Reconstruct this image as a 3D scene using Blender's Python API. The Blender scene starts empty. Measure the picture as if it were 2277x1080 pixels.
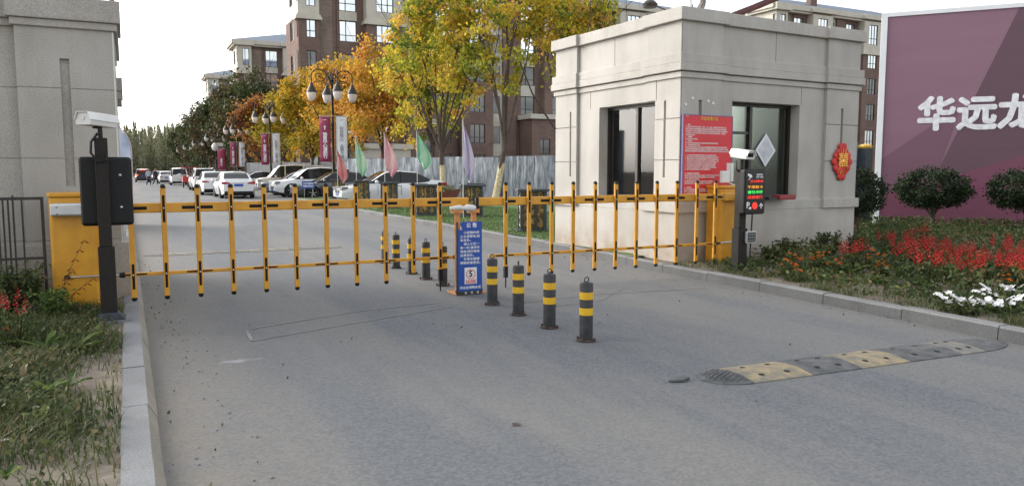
import bpy, math, random
import numpy as np
from mathutils import Vector, Matrix
R = math.radians
random.seed(7); rng = np.random.default_rng(7)
scene = bpy.context.scene
COL = scene.collection

# ------------------------------------------------------------- camera
cd = bpy.data.cameras.new('camera'); cam = bpy.data.objects.new('camera', cd); COL.objects.link(cam)
cd.sensor_width = 36; cd.lens = 26.72; cd.clip_start = .05; cd.clip_end = 3000
cam.location = (0, 0, 1.5); cam.rotation_euler = (R(90 - 5.41), 0, R(-26.8))
scene.camera = cam

# ------------------------------------------------------------- light
SUN_AZ, SUN_EL = R(-42), R(28)
w = bpy.data.worlds.new('World'); scene.world = w; w.use_nodes = True
nt = w.node_tree; nt.nodes.clear()
sky = nt.nodes.new('ShaderNodeTexSky'); sky.sky_type = 'NISHITA'; sky.sun_disc = False
sky.sun_elevation = SUN_EL; sky.sun_rotation = SUN_AZ; sky.air_density = 1.2; sky.dust_density = 2.5; sky.ozone_density = 1.0
hs = nt.nodes.new('ShaderNodeHueSaturation'); hs.inputs['Saturation'].default_value = .20
bg = nt.nodes.new('ShaderNodeBackground'); bg.inputs['Strength'].default_value = .15
wo = nt.nodes.new('ShaderNodeOutputWorld')
nt.links.new(sky.outputs[0], hs.inputs['Color']); nt.links.new(hs.outputs[0], bg.inputs['Color']); nt.links.new(bg.outputs[0], wo.inputs['Surface'])
sl = bpy.data.lights.new('sun', 'SUN'); sl.energy = .5; sl.angle = R(28); sl.color = (1, .86, .68)
so = bpy.data.objects.new('sun', sl); COL.objects.link(so)
sd = Vector((math.sin(SUN_AZ) * math.cos(SUN_EL), math.cos(SUN_AZ) * math.cos(SUN_EL), math.sin(SUN_EL)))
so.rotation_euler = sd.to_track_quat('Z', 'Y').to_euler()
scene.view_settings.view_transform = 'Standard'; scene.view_settings.look = 'None'
scene.view_settings.exposure = 1.4; scene.view_settings.gamma = 1

# ------------------------------------------------------------- materials
def lin(c):
    return tuple(((v / 255) / 12.92 if v / 255 <= .04045 else ((v / 255 + .055) / 1.055) ** 2.4) for v in c)
def mat(name, c, rough=.7, metal=0, c2=None, sc=8, amt=.25, bump=0, bsc=None, emit=0, spec=.5, stretch=None, det=4, coat=0):
    """principled material whose colour wanders between c and c2 by noise in object space"""
    m = bpy.data.materials.new(name); m.use_nodes = True; n = m.node_tree.nodes; L = m.node_tree.links
    b = n['Principled BSDF']; b.inputs['Roughness'].default_value = rough; b.inputs['Metallic'].default_value = metal
    b.inputs['Specular IOR Level'].default_value = spec
    if coat: b.inputs['Coat Weight'].default_value = coat; b.inputs['Coat Roughness'].default_value = .05
    c = tuple(c); c2 = tuple(c2) if c2 else tuple(v * (1 - amt) for v in c)
    tc = n.new('ShaderNodeTexCoord'); vec = tc.outputs['Object']
    if stretch:
        mp = n.new('ShaderNodeMapping'); mp.inputs['Scale'].default_value = stretch; L.new(vec, mp.inputs[0]); vec = mp.outputs[0]
    nz = n.new('ShaderNodeTexNoise'); nz.inputs['Scale'].default_value = sc; nz.inputs['Detail'].default_value = det; L.new(vec, nz.inputs['Vector'])
    rp = n.new('ShaderNodeValToRGB'); rp.color_ramp.elements[0].position = .35; rp.color_ramp.elements[1].position = .65
    rp.color_ramp.elements[0].color = (*c, 1); rp.color_ramp.elements[1].color = (*c2, 1)
    L.new(nz.outputs['Fac'], rp.inputs[0]); L.new(rp.outputs[0], b.inputs['Base Color'])
    if bump:
        n2 = n.new('ShaderNodeTexNoise'); n2.inputs['Scale'].default_value = bsc or sc * 6; n2.inputs['Detail'].default_value = 3; L.new(vec, n2.inputs['Vector'])
        bp = n.new('ShaderNodeBump'); bp.inputs['Strength'].default_value = bump; bp.inputs['Distance'].default_value = .01
        L.new(n2.outputs['Fac'], bp.inputs['Height']); L.new(bp.outputs[0], b.inputs['Normal'])
    if emit:
        b.inputs['Emission Color'].default_value = (*c, 1); b.inputs['Emission Strength'].default_value = emit
    return m
def glass(name, tint=(.5, .55, .55), keep=.55, rough=.03, refl=(1, 1, 1), ior=1.6):
    m = bpy.data.materials.new(name); m.use_nodes = True; n = m.node_tree.nodes; L = m.node_tree.links; n.clear()
    o = n.new('ShaderNodeOutputMaterial'); t = n.new('ShaderNodeBsdfTransparent'); t.inputs[0].default_value = (*tint, 1)
    g = n.new('ShaderNodeBsdfGlossy'); g.inputs['Roughness'].default_value = rough; g.inputs[0].default_value = (*refl, 1)
    f = n.new('ShaderNodeFresnel'); f.inputs[0].default_value = ior
    a = n.new('ShaderNodeMath'); a.operation = 'ADD'; a.inputs[1].default_value = 1 - keep; a.use_clamp = True
    x = n.new('ShaderNodeMixShader'); L.new(f.outputs[0], a.inputs[0]); L.new(a.outputs[0], x.inputs[0]); L.new(t.outputs[0], x.inputs[1]); L.new(g.outputs[0], x.inputs[2]); L.new(x.outputs[0], o.inputs[0])
    return m
def leafmat(name, stops, trans=.35, rough=.6):
    m = bpy.data.materials.new(name); m.use_nodes = True; n = m.node_tree.nodes; L = m.node_tree.links
    b = n['Principled BSDF']; b.inputs['Roughness'].default_value = rough; b.inputs['Specular IOR Level'].default_value = .25
    at = n.new('ShaderNodeAttribute'); at.attribute_name = 'tint'
    rp = n.new('ShaderNodeValToRGB'); e = rp.color_ramp.elements
    while len(e) < len(stops): e.new(.5)
    for k, (p, c) in enumerate(stops): e[k].position = p; e[k].color = (*c, 1)
    L.new(at.outputs['Fac'], rp.inputs[0]); L.new(rp.outputs[0], b.inputs['Base Color'])
    tr = n.new('ShaderNodeBsdfTranslucent'); L.new(rp.outputs[0], tr.inputs[0])
    mx = n.new('ShaderNodeMixShader'); mx.inputs[0].default_value = trans
    L.new(b.outputs[0], mx.inputs[1]); L.new(tr.outputs[0], mx.inputs[2]); L.new(mx.outputs[0], n['Material Output'].inputs[0])
    return m

def asphalt():
    m = bpy.data.materials.new('asphalt'); m.use_nodes = True; n = m.node_tree.nodes; L = m.node_tree.links
    b = n['Principled BSDF']; b.inputs['Roughness'].default_value = .85; b.inputs['Specular IOR Level'].default_value = .3
    tc = n.new('ShaderNodeTexCoord')
    def noise(s, d, st=None, rough=.5):
        v = tc.outputs['Object']
        if st:
            mp = n.new('ShaderNodeMapping'); mp.inputs['Scale'].default_value = st; L.new(v, mp.inputs[0]); v = mp.outputs[0]
        z = n.new('ShaderNodeTexNoise'); z.inputs['Scale'].default_value = s; z.inputs['Detail'].default_value = d; z.inputs['Roughness'].default_value = rough; L.new(v, z.inputs['Vector']); return z.outputs['Fac']
    def ramp(f, p0, p1, c0=(0, 0, 0), c1=(1, 1, 1)):
        r = n.new('ShaderNodeValToRGB'); r.color_ramp.elements[0].position = p0; r.color_ramp.elements[1].position = p1
        r.color_ramp.elements[0].color = (*c0, 1); r.color_ramp.elements[1].color = (*c1, 1); L.new(f, r.inputs[0]); return r.outputs[0]
    def mix(f, a, c):
        x = n.new('ShaderNodeMix'); x.data_type = 'RGBA'
        if isinstance(f, float): x.inputs[0].default_value = f
        else: L.new(f, x.inputs[0])
        for i, v in ((6, a), (7, c)):
            if isinstance(v, tuple): x.inputs[i].default_value = (*v, 1)
            else: L.new(v, x.inputs[i])
        return x.outputs[2]
    base = mix(.55, ramp(noise(120, 6, None, .85), .36, .64, (.048, .054, .064), (.190, .198, .210)), ramp(noise(34, 5, None, .8), .3, .7, (.095, .100, .108), (.165, .170, .176)))
    base = mix(ramp(noise(6, 6, None, .7), .4, .62), base, mix(.28, base, (.075, .08, .088)))
    va = n.new('ShaderNodeTexVoronoi'); va.inputs['Scale'].default_value = 62; L.new(tc.outputs['Object'], va.inputs['Vector']); sx_ = n.new('ShaderNodeSeparateColor'); L.new(va.outputs['Color'], sx_.inputs[0])
    agg = ramp(sx_.outputs['Red'], .05, .98, (.050, .056, .066), (.192, .198, .206))
    base = mix(.42, base, agg)
    grain = agg
    patch = ramp(noise(.42, 5, (1, .45, 1)), .4, .66)
    c = mix(patch, base, mix(.45, base, (.178, .176, .168)))
    dust = ramp(noise(1.1, 8, (1, .30, 1), .72), .52, .72)
    c = mix(dust, c, mix(.55, base, (.235, .222, .198)))
    track = ramp(noise(.62, 6, (1, .16, 1), .62), .44, .56)
    c = mix(track, mix(.42, c, (.118, .130, .148)), mix(.5, c, (.200, .195, .182)))
    # dirt that gathers along both kerbs
    sp = n.new('ShaderNodeSeparateXYZ'); L.new(tc.outputs['Object'], sp.inputs[0])
    def edge(x0, x1):
        r = n.new('ShaderNodeMapRange'); r.inputs['From Min'].default_value = x0; r.inputs['From Max'].default_value = x1; L.new(sp.outputs['X'], r.inputs[0])
        q = n.new('ShaderNodeMath'); q.operation = 'MULTIPLY'; L.new(r.outputs[0], q.inputs[0]); L.new(noise(3, 5), q.inputs[1]); 
        s = n.new('ShaderNodeMath'); s.operation = 'MULTIPLY'; s.inputs[1].default_value = 1.5; s.use_clamp = True; L.new(q.outputs[0], s.inputs[0]); return s.outputs[0]
    c = mix(edge(1.15, .12), c, mix(.7, base, (.225, .198, .160)))
    c = mix(edge(5.9, 7.1), c, mix(.6, base, (.205, .192, .168)))
    # spilt white paint near the left kerb
    mp = n.new('ShaderNodeMapping'); mp.inputs['Location'].default_value = (-.72 * 2.6, -6.27 * 7.5, 0); mp.inputs['Scale'].default_value = (2.6, 7.5, 1); L.new(tc.outputs['Object'], mp.inputs[0])
    ln = n.new('ShaderNodeVectorMath'); ln.operation = 'LENGTH'; L.new(mp.outputs[0], ln.inputs[0])
    nn_ = noise(9, 5); aa = n.new('ShaderNodeMath'); aa.operation = 'ADD'; L.new(ln.outputs['Value'], aa.inputs[0]); L.new(nn_, aa.inputs[1])
    c = mix(ramp(aa.outputs[0], .45, 1.45, (.75, .75, .75), (0, 0, 0)), c, (.40, .41, .42))
    # pale scuffed specks and dark stones
    vo = n.new('ShaderNodeTexVoronoi'); vo.inputs['Scale'].default_value = 7; L.new(tc.outputs['Object'], vo.inputs['Vector'])
    c = mix(ramp(vo.outputs['Distance'], .02, .035, (.8, .8, .8), (0, 0, 0)), c, (.30, .29, .26))
    c = mix(.14, c, grain)
    L.new(c, b.inputs['Base Color'])
    bp = n.new('ShaderNodeBump'); bp.inputs['Strength'].default_value = .35; bp.inputs['Distance'].default_value = .003; L.new(noise(330, 2), bp.inputs['Height']); L.new(bp.outputs[0], b.inputs['Normal'])
    return m
def stone(name, c1, c2, speck=.35, stain=True, splash=False):
    m = bpy.data.materials.new(name); m.use_nodes = True; n = m.node_tree.nodes; L = m.node_tree.links
    b = n['Principled BSDF']; b.inputs['Roughness'].default_value = .75; b.inputs['Specular IOR Level'].default_value = .3
    tc = n.new('ShaderNodeTexCoord'); v = tc.outputs['Object']
    def nz(s, d, st=None):
        vv = v
        if st: mp = n.new('ShaderNodeMapping'); mp.inputs['Scale'].default_value = st; L.new(v, mp.inputs[0]); vv = mp.outputs[0]
        z = n.new('ShaderNodeTexNoise'); z.inputs['Scale'].default_value = s; z.inputs['Detail'].default_value = d; L.new(vv, z.inputs['Vector']); return z.outputs['Fac']
    def rp(f, a, bb, c0, c1_):
        r = n.new('ShaderNodeValToRGB'); r.color_ramp.elements[0].position = a; r.color_ramp.elements[1].position = bb
        r.color_ramp.elements[0].color = (*c0, 1); r.color_ramp.elements[1].color = (*c1_, 1); L.new(f, r.inputs[0]); return r.outputs[0]
    def mul(a, c, f=1.):
        x = n.new('ShaderNodeMix'); x.data_type = 'RGBA'; x.blend_type = 'MULTIPLY'; x.inputs[0].default_value = f; L.new(a, x.inputs[6]); L.new(c, x.inputs[7]); return x.outputs[2]
    c = rp(nz(1.1, 5), .35, .65, c1, c2)
    c = mul(c, rp(nz(110, 3), .36, .62, (1 - speck,) * 3, (1.1, 1.1, 1.1)))
    if stain: c = mul(c, rp(nz(2.2, 5, (2, 2, .5)), .45, .70, (1, 1, 1), (.91, .895, .87)))
    if splash:
        sp = n.new('ShaderNodeSeparateXYZ'); L.new(v, sp.inputs[0]); mr = n.new('ShaderNodeMapRange'); mr.inputs['From Min'].default_value = .55; mr.inputs['From Max'].default_value = .0; L.new(sp.outputs['Z'], mr.inputs[0])
        q_ = n.new('ShaderNodeMath'); q_.operation = 'MULTIPLY'; L.new(mr.outputs[0], q_.inputs[0]); L.new(rp(nz(3.5, 6), .3, .65, (0, 0, 0), (1, 1, 1)), q_.inputs[1])
        x = n.new('ShaderNodeMix'); x.data_type = 'RGBA'; L.new(q_.outputs[0], x.inputs[0]); L.new(c, x.inputs[6]); x.inputs[7].default_value = (.30, .235, .18, 1); c = x.outputs[2]
    L.new(c, b.inputs['Base Color'])
    bp = n.new('ShaderNodeBump'); bp.inputs['Strength'].default_value = .25; bp.inputs['Distance'].default_value = .003; L.new(nz(90, 2), bp.inputs['Height']); L.new(bp.outputs[0], b.inputs['Normal'])
    return m
def brick(name, c1, c2, mortar, sx=1.0):
    m = bpy.data.materials.new(name); m.use_nodes = True; n = m.node_tree.nodes; L = m.node_tree.links
    b = n['Principled BSDF']; b.inputs['Roughness'].default_value = .9; b.inputs['Specular IOR Level'].default_value = .2
    tc = n.new('ShaderNodeTexCoord'); sp = n.new('ShaderNodeSeparateXYZ'); L.new(tc.outputs['Object'], sp.inputs[0])
    ad = n.new('ShaderNodeMath'); ad.operation = 'ADD'; L.new(sp.outputs['X'], ad.inputs[0]); L.new(sp.outputs['Y'], ad.inputs[1])
    cb = n.new('ShaderNodeCombineXYZ'); L.new(ad.outputs[0], cb.inputs['X']); L.new(sp.outputs['Z'], cb.inputs['Y'])
    br = n.new('ShaderNodeTexBrick'); L.new(cb.outputs[0], br.inputs['Vector']); br.inputs['Scale'].default_value = 1
    br.inputs['Brick Width'].default_value = .5; br.inputs['Row Height'].default_value = .16; br.inputs['Mortar Size'].default_value = .012
    br.inputs['Color1'].default_value = (*c1, 1); br.inputs['Color2'].default_value = (*c2, 1); br.inputs['Mortar'].default_value = (*mortar, 1)
    nz = n.new('ShaderNodeTexNoise'); nz.inputs['Scale'].default_value = .6; nz.inputs['Detail'].default_value = 5; L.new(tc.outputs['Object'], nz.inputs['Vector'])
    rp = n.new('ShaderNodeValToRGB'); rp.color_ramp.elements[0].position = .35; rp.color_ramp.elements[1].position = .65; rp.color_ramp.elements[0].color = (.85, .85, .85, 1); rp.color_ramp.elements[1].color = (1.1, 1.1, 1.1, 1); L.new(nz.outputs['Fac'], rp.inputs[0])
    x = n.new('ShaderNodeMix'); x.data_type = 'RGBA'; x.blend_type = 'MULTIPLY'; x.inputs[0].default_value = 1; L.new(br.outputs['Color'], x.inputs[6]); L.new(rp.outputs[0], x.inputs[7]); L.new(x.outputs[2], b.inputs['Base Color'])
    return m

M = {}
M['asphalt'] = asphalt()
M['ground'] = mat('dry_ground', (.16, .13, .095), .95, c2=(.09, .08, .055), sc=3, bump=.4)
M['soil'] = mat('dusty_soil', (.215, .185, .145), .95, c2=(.115, .095, .075), sc=7, bump=.8, bsc=40, det=7)
M['soil_dark'] = mat('flower_bed_soil', (.17, .14, .11), .95, c2=(.09, .075, .055), sc=6, bump=.8, bsc=40, det=7)
M['lawn'] = mat('lawn_turf', (.055, .10, .025), .9, c2=(.09, .14, .04), sc=1.3, bump=1, bsc=70, det=7)
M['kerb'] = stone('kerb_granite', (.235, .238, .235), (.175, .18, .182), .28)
M['kerbdust'] = stone('kerb_concrete', (.235, .243, .252), (.175, .184, .194), .2)
M['granite'] = stone('granite', (.485, .465, .435), (.405, .388, .36), .24, splash=True)
M['granite_d'] = stone('granite_pillar', (.46, .44, .405), (.38, .36, .33), .30, splash=True)
M['seam'] = mat('seam', (.25, .243, .23), .9, c2=(.155, .157, .16), sc=3, det=7)
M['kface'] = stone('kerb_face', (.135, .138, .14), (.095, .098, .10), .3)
M['kdust'] = stone('kerb_dusty_edge', (.33, .30, .255), (.26, .24, .21), .2)
M['yellow'] = mat('yellow_paint', (.66, .315, .018), .38, c2=(.54, .25, .018), sc=6, det=7, bump=.03, coat=.2)
M['black'] = mat('black_plastic', (.008, .008, .009), .5, sc=20, spec=.3)
M['sticker'] = mat('black_sticker', (.010, .007, .006), .5, spec=.2)
M['pole'] = mat('dark_brown_metal', (.013, .011, .010), .55, c2=(.019, .016, .014), sc=30, bump=.05, spec=.25)
M['iron'] = mat('iron', (.016, .015, .014), .5, c2=(.035, .028, .022), sc=25)
M['alu'] = mat('aluminium', (.62, .63, .64), .35, .6, sc=10, amt=.12)
M['steel'] = mat('steel', (.5, .5, .5), .3, .9, sc=14)
M['white'] = mat('white_paint', (.72, .72, .70), .4, c2=(.62, .62, .60), sc=5)
M['offwhite'] = mat('white_plastic', (.66, .65, .62), .45, sc=3, amt=.1)
M['bollard'] = mat('bollard_grey', (.013, .014, .017), .6, c2=(.032, .032, .034), sc=14, bump=.1, det=6)
M['bollard_y'] = mat('reflective_yellow', (.72, .42, .012), .35, c2=(.55, .32, .02), sc=10, det=6)
M['rust'] = mat('rusty_steel', (.095, .055, .040), .8, c2=(.035, .030, .028), sc=30, bump=.3)
M['orange'] = mat('orange_bracket', (.62, .24, .05), .5, c2=(.45, .17, .05), sc=12)
M['blue'] = mat('blue_board', (.008, .055, .30), .4, c2=(.012, .07, .34), sc=2)
M['red'] = mat('red_board', (.62, .020, .030), .45, c2=(.54, .018, .028), sc=1.5)
M['redtext'] = mat('white_lettering', (.8, .62, .62), .5)
M['gold'] = mat('gold_lettering', (.75, .45, .06), .4)
M['wtext'] = mat('white_print', (.8, .8, .82), .5)
M['ledr'] = mat('led_red', (1, .035, .02), .5, emit=.22, amt=0)
M['leda'] = mat('led_amber', (1, .42, .03), .5, emit=.18, amt=0)
M['ledg'] = mat('led_green', (.05, .9, .12), .5, emit=.3, amt=0)
M['brick'] = brick('brown_brick', (.185, .122, .102), (.15, .100, .086), (.20, .16, .14))
M['brick_l'] = brick('weathered_brick', (.24, .19, .16), (.19, .15, .125), (.26, .22, .19))
M['cream'] = mat('cream_render', (.55, .52, .45), .8, c2=(.47, .445, .38), sc=.8)
M['roof'] = mat('blue_grey_roof', (.11, .15, .21), .55, c2=(.085, .12, .17), sc=2, stretch=(6, .4, 1))
M['frame'] = mat('window_frame', (.022, .018, .016), .4)
M['pane'] = mat('window_pane', (.42, .45, .47), .04, .85, c2=(.60, .62, .62), sc=.35)
M['pane_d'] = mat('dark_window_pane', (.07, .075, .08), .05, .55, c2=(.14, .14, .14), sc=.5)
M['dark'] = mat('dark_interior', (.012, .012, .012), .8)
M['kglass'] = glass('kiosk_glass', (.86, .88, .86), .992, .03, (1, 1, 1), 1.40)
M['bark'] = mat('bark', (.11, .078, .058), .9, c2=(.055, .042, .035), sc=9, bump=.8, bsc=30, stretch=(3, 3, .5))
M['bark_r'] = mat('reddish_wrap', (.22, .05, .04), .8, c2=(.10, .04, .03), sc=14)
M['wrap'] = mat('whitewashed_trunk', (.62, .56, .36), .85, c2=(.40, .32, .18), sc=9, bump=.5)
M['purple'] = mat('billboard_plum', (.225, .120, .165), .6, c2=(.205, .105, .148), sc=.5, bump=.5, bsc=1.6, stretch=(.4, 1, 3))
M['plum_d'] = mat('billboard_dark_plum', (.098, .052, .070), .6, c2=(.118, .058, .082), sc=.5, bump=.5, bsc=1.6, stretch=(.4, 1, 3))
M['plum_m'] = mat('billboard_magenta', (.175, .052, .095), .6, c2=(.15, .045, .082), sc=.5, bump=.5, bsc=1.6, stretch=(.4, 1, 3))
M['letter'] = mat('billboard_letter', (.78, .78, .82), .5)
M['magenta'] = mat('magenta_cloth', (.30, .035, .09), .6, c2=(.26, .03, .08), sc=2)
M['bannerw'] = mat('white_cloth', (.72, .73, .76), .7, c2=(.64, .66, .70), sc=2)
M['btext'] = mat('grey_print', (.12, .12, .14), .6)
M['globe'] = mat('frosted_globe', (.74, .62, .56), .25, c2=(.68, .62, .60), sc=3)
M['tyre'] = mat('tyre', (.015, .015, .016), .8)
M['rim'] = mat('alloy_rim', (.45, .46, .47), .3, .8)
M['autoglass'] = mat('car_glass', (.010, .012, .014), .08, 0, sc=3, spec=.45)
M['autoglass_l'] = mat('pale_car_glass', (.20, .24, .26), .08, .3, c2=(.10, .12, .14), sc=2)
M['chrome'] = mat('chrome', (.6, .6, .62), .15, 1)
M['tail'] = mat('tail_light', (.35, .02, .025), .2, spec=.7)
M['brake'] = mat('lit_brake_light', (1, .07, .03), .3, emit=2.5, amt=0)
M['head'] = mat('headlight_lens', (.45, .48, .5), .1, .4)
M['plate'] = mat('blue_number_plate', (.03, .09, .42), .4)
M['rubber_y'] = mat('worn_yellow_rubber', (.31, .25, .15), .95, c2=(.15, .145, .13), sc=9, bump=.7, bsc=50, det=7)
M['rubber_g'] = mat('grey_rubber', (.125, .127, .128), .95, c2=(.07, .075, .08), sc=9, bump=.8, bsc=60, det=7)
M['steelfence'] = mat('wrinkled_silver_sheet', (.22, .25, .28), .38, .35, c2=(.075, .095, .115), sc=2.6, stretch=(3, 3, .6), bump=1, bsc=3, det=8)
M['hoard'] = mat('hoarding_grey', (.26, .27, .28), .6, c2=(.22, .23, .24), sc=1.2, stretch=(4, 4, .5))
M['beam'] = mat('dark_red_steel', (.10, .022, .020), .6, c2=(.06, .02, .018), sc=6)
M['lattice'] = mat('lattice_gold', (.62, .45, .17), .4, .1, c2=(.34, .24, .10), sc=12)
M['slate'] = mat('slate_grey_metal', (.035, .042, .05), .5, c2=(.05, .058, .066), sc=8)

# ------------------------------------------------------------- mesh helpers
class MB:
    def __init__(s): s.v = []; s.f = []; s.m = []; s.k = 0; s.t = []
    def add(s, vs, fs, tint=0.):
        o = len(s.v); s.v += [tuple(v) for v in vs]
        for f in fs: s.f.append(tuple(i + o for i in f)); s.m.append(s.k); s.t.append(tint)
        return s
    def box(s, x0, x1, y0, y1, z0, z1, rz=0, c=None):
        vs = [(x, y, z) for z in (z0, z1) for y in (y0, y1) for x in (x0, x1)]
        if rz:
            c = c or ((x0 + x1) / 2, (y0 + y1) / 2); a, b = math.cos(rz), math.sin(rz)
            vs = [(c[0] + (x - c[0]) * a - (y - c[1]) * b, c[1] + (x - c[0]) * b + (y - c[1]) * a, z) for x, y, z in vs]
        return s.add(vs, [(0, 2, 3, 1), (4, 5, 7, 6), (0, 1, 5, 4), (2, 6, 7, 3), (0, 4, 6, 2), (1, 3, 7, 5)])
    def tube(s, pts, r, n=8, caps=True, flat=1.):
        pts = [Vector(p) for p in pts]; rs = r if isinstance(r, (list, tuple)) else [r] * len(pts); vs = []; fs = []
        a = None
        for i, p in enumerate(pts):
            d = (pts[min(i + 1, len(pts) - 1)] - pts[max(i - 1, 0)])
            if d.length < 1e-9: d = Vector((0, 0, 1))
            d.normalize()
            if a is None: a = d.cross(Vector((0, 0, 1)) if abs(d.z) < .9 else Vector((1, 0, 0)))
            a = a - d * a.dot(d)
            if a.length < 1e-4: a = d.cross(Vector((1, .3, .2)))
            a.normalize(); b = d.cross(a).normalized()
            for k in range(n):
                t = 2 * math.pi * k / n; vs.append(p + (a * math.cos(t) + b * math.sin(t) * flat) * rs[i])
        for i in range(len(pts) - 1):
            for k in range(n): fs.append((i * n + k, i * n + (k + 1) % n, (i + 1) * n + (k + 1) % n, (i + 1) * n + k))
        if caps: fs.append(tuple(range(n))[::-1]); fs.append(tuple((len(pts) - 1) * n + k for k in range(n)))
        return s.add(vs, fs)
    def lathe(s, prof, n=16, c=(0, 0, 0), axis='z', a0=0, a1=2 * math.pi, cap=True):
        vs = []; fs = []; full = abs(a1 - a0 - 2 * math.pi) < 1e-6; m = n if full else n + 1
        for r, h in prof:
            for k in range(m):
                t = a0 + (a1 - a0) * k / n; x, y, z = r * math.cos(t), r * math.sin(t), h
                if axis == 'y': x, y, z = x, h, y
                if axis == 'x': x, y, z = h, x, y
                vs.append((c[0] + x, c[1] + y, c[2] + z))
        for i in range(len(prof) - 1):
            for k in range(n if full else n): 
                k2 = (k + 1) % m; fs.append((i * m + k, i * m + k2, (i + 1) * m + k2, (i + 1) * m + k))
        if cap and full and prof[0][0] > 1e-6: fs.append(tuple(range(m)))
        if cap and full and prof[-1][0] > 1e-6: fs.append(tuple((len(prof) - 1) * m + k for k in range(m)))
        return s.add(vs, fs)
    def prism(s, poly, axis, a, b):
        """poly in the two other axes; axis 'x','y','z'"""
        n = len(poly)
        def P(u, v, h): return {'x': (h, u, v), 'y': (u, h, v), 'z': (u, v, h)}[axis]
        vs = [P(u, v, a) for u, v in poly] + [P(u, v, b) for u, v in poly]
        return s.add(vs, [tuple(range(n))[::-1], tuple(range(n, 2 * n))] + [(i, (i + 1) % n, n + (i + 1) % n, n + i) for i in range(n)])
    def relief(s, O, U, V, N, W, H, rects, base=0.):
        """wall face W x H with rectangular recesses (u0,u1,v0,v1,depth); N = outward"""
        O, U, V, N = Vector(O), Vector(U), Vector(V), Vector(N)
        us = sorted({0, W, *[max(0, min(W, r[i])) for r in rects for i in (0, 1)]}); vs_ = sorted({0, H, *[max(0, min(H, r[i])) for r in rects for i in (2, 3)]})
        us = [u for i, u in enumerate(us) if i == 0 or u - us[i - 1] > 1e-5]; vs_ = [u for i, u in enumerate(vs_) if i == 0 or u - vs_[i - 1] > 1e-5]
        def dep(i, j):
            if i < 0 or j < 0 or i >= len(us) - 1 or j >= len(vs_) - 1: return None
            uc, vc = (us[i] + us[i + 1]) / 2, (vs_[j] + vs_[j + 1]) / 2; d = 0
            for r in rects:
                if r[0] < uc < r[1] and r[2] < vc < r[3]: d = max(d, abs(r[4]))
            return d
        hol = lambda i, j: any(r[0] < (us[i] + us[i + 1]) / 2 < r[1] and r[2] < (vs_[j] + vs_[j + 1]) / 2 < r[3] and r[4] < 0 for r in rects)
        P = lambda u, v, d: O + U * u + V * v - N * d
        for i in range(len(us) - 1):
            for j in range(len(vs_) - 1):
                d = dep(i, j); a, b, c, e = us[i], us[i + 1], vs_[j], vs_[j + 1]
                if not hol(i, j): s.add([P(a, c, d), P(b, c, d), P(b, e, d), P(a, e, d)], [(0, 1, 2, 3)])
                dr = dep(i + 1, j)
                if dr is not None and abs(dr - d) > 1e-6: s.add([P(b, c, d), P(b, c, dr), P(b, e, dr), P(b, e, d)], [(0, 1, 2, 3)])
                du = dep(i, j + 1)
                if du is not None and abs(du - d) > 1e-6: s.add([P(a, e, d), P(b, e, d), P(b, e, du), P(a, e, du)], [(0, 1, 2, 3)])
        return s
    def build(s, name, m, parent=None, smooth=None, loc=None, rot=None):
        me = bpy.data.meshes.new(name); me.from_pydata(s.v, [], s.f)
        for x in (m if isinstance(m, list) else [m]): me.materials.append(x)
        if isinstance(m, list): me.polygons.foreach_set('material_index', s.m)
        if any(s.t): at = me.attributes.new('tint', 'FLOAT', 'FACE'); at.data.foreach_set('value', s.t)
        if smooth is not None:
            me.polygons.foreach_set('use_smooth', [True] * len(me.polygons)); me.update(); me.set_sharp_from_angle(angle=R(smooth))
        me.update()
        o = bpy.data.objects.new(name, me); COL.objects.link(o); o.parent = parent
        if loc: o.location = loc
        if rot: o.rotation_euler = rot
        return o
def bevel(o, wdt=.01, seg=2):
    b = o.modifiers.new('bevel', 'BEVEL'); b.width = wdt; b.segments = seg; b.limit_method = 'ANGLE'; return o
def tag(o, label=None, cat=None, group=None, kind=None):
    for k, v in (('label', label), ('category', cat), ('group', group), ('kind', kind)):
        if v: o[k] = v
    return o
def thing(name, label, cat, loc=(0, 0, 0), rz=0, group=None):
    o = bpy.data.objects.new(name, None); COL.objects.link(o); o.empty_display_size = .2; o.location = loc; o.rotation_euler = (0, 0, rz)
    return tag(o, label, cat, group)
def struct(name, mb, m, **k): return tag(mb.build(name, m, **k), kind='structure')
KIDS = {}
def copy_tree(o, parent=None):
    c = o.copy(); COL.objects.link(c)
    if parent: c.parent = parent
    for ch in [x for x in ALLCH(o)]: copy_tree(ch, c)
    return c
def ALLCH(o): return [x for x in bpy.data.objects if x.parent == o]
def dup(root, loc, rz=None, label=None, scale=None):
    c = copy_tree(root); c.location = loc
    if rz is not None: c.rotation_euler = (0, 0, rz)
    if label: c['label'] = label
    if scale: c.scale = scale if isinstance(scale, tuple) else (scale,) * 3
    return c
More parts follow.
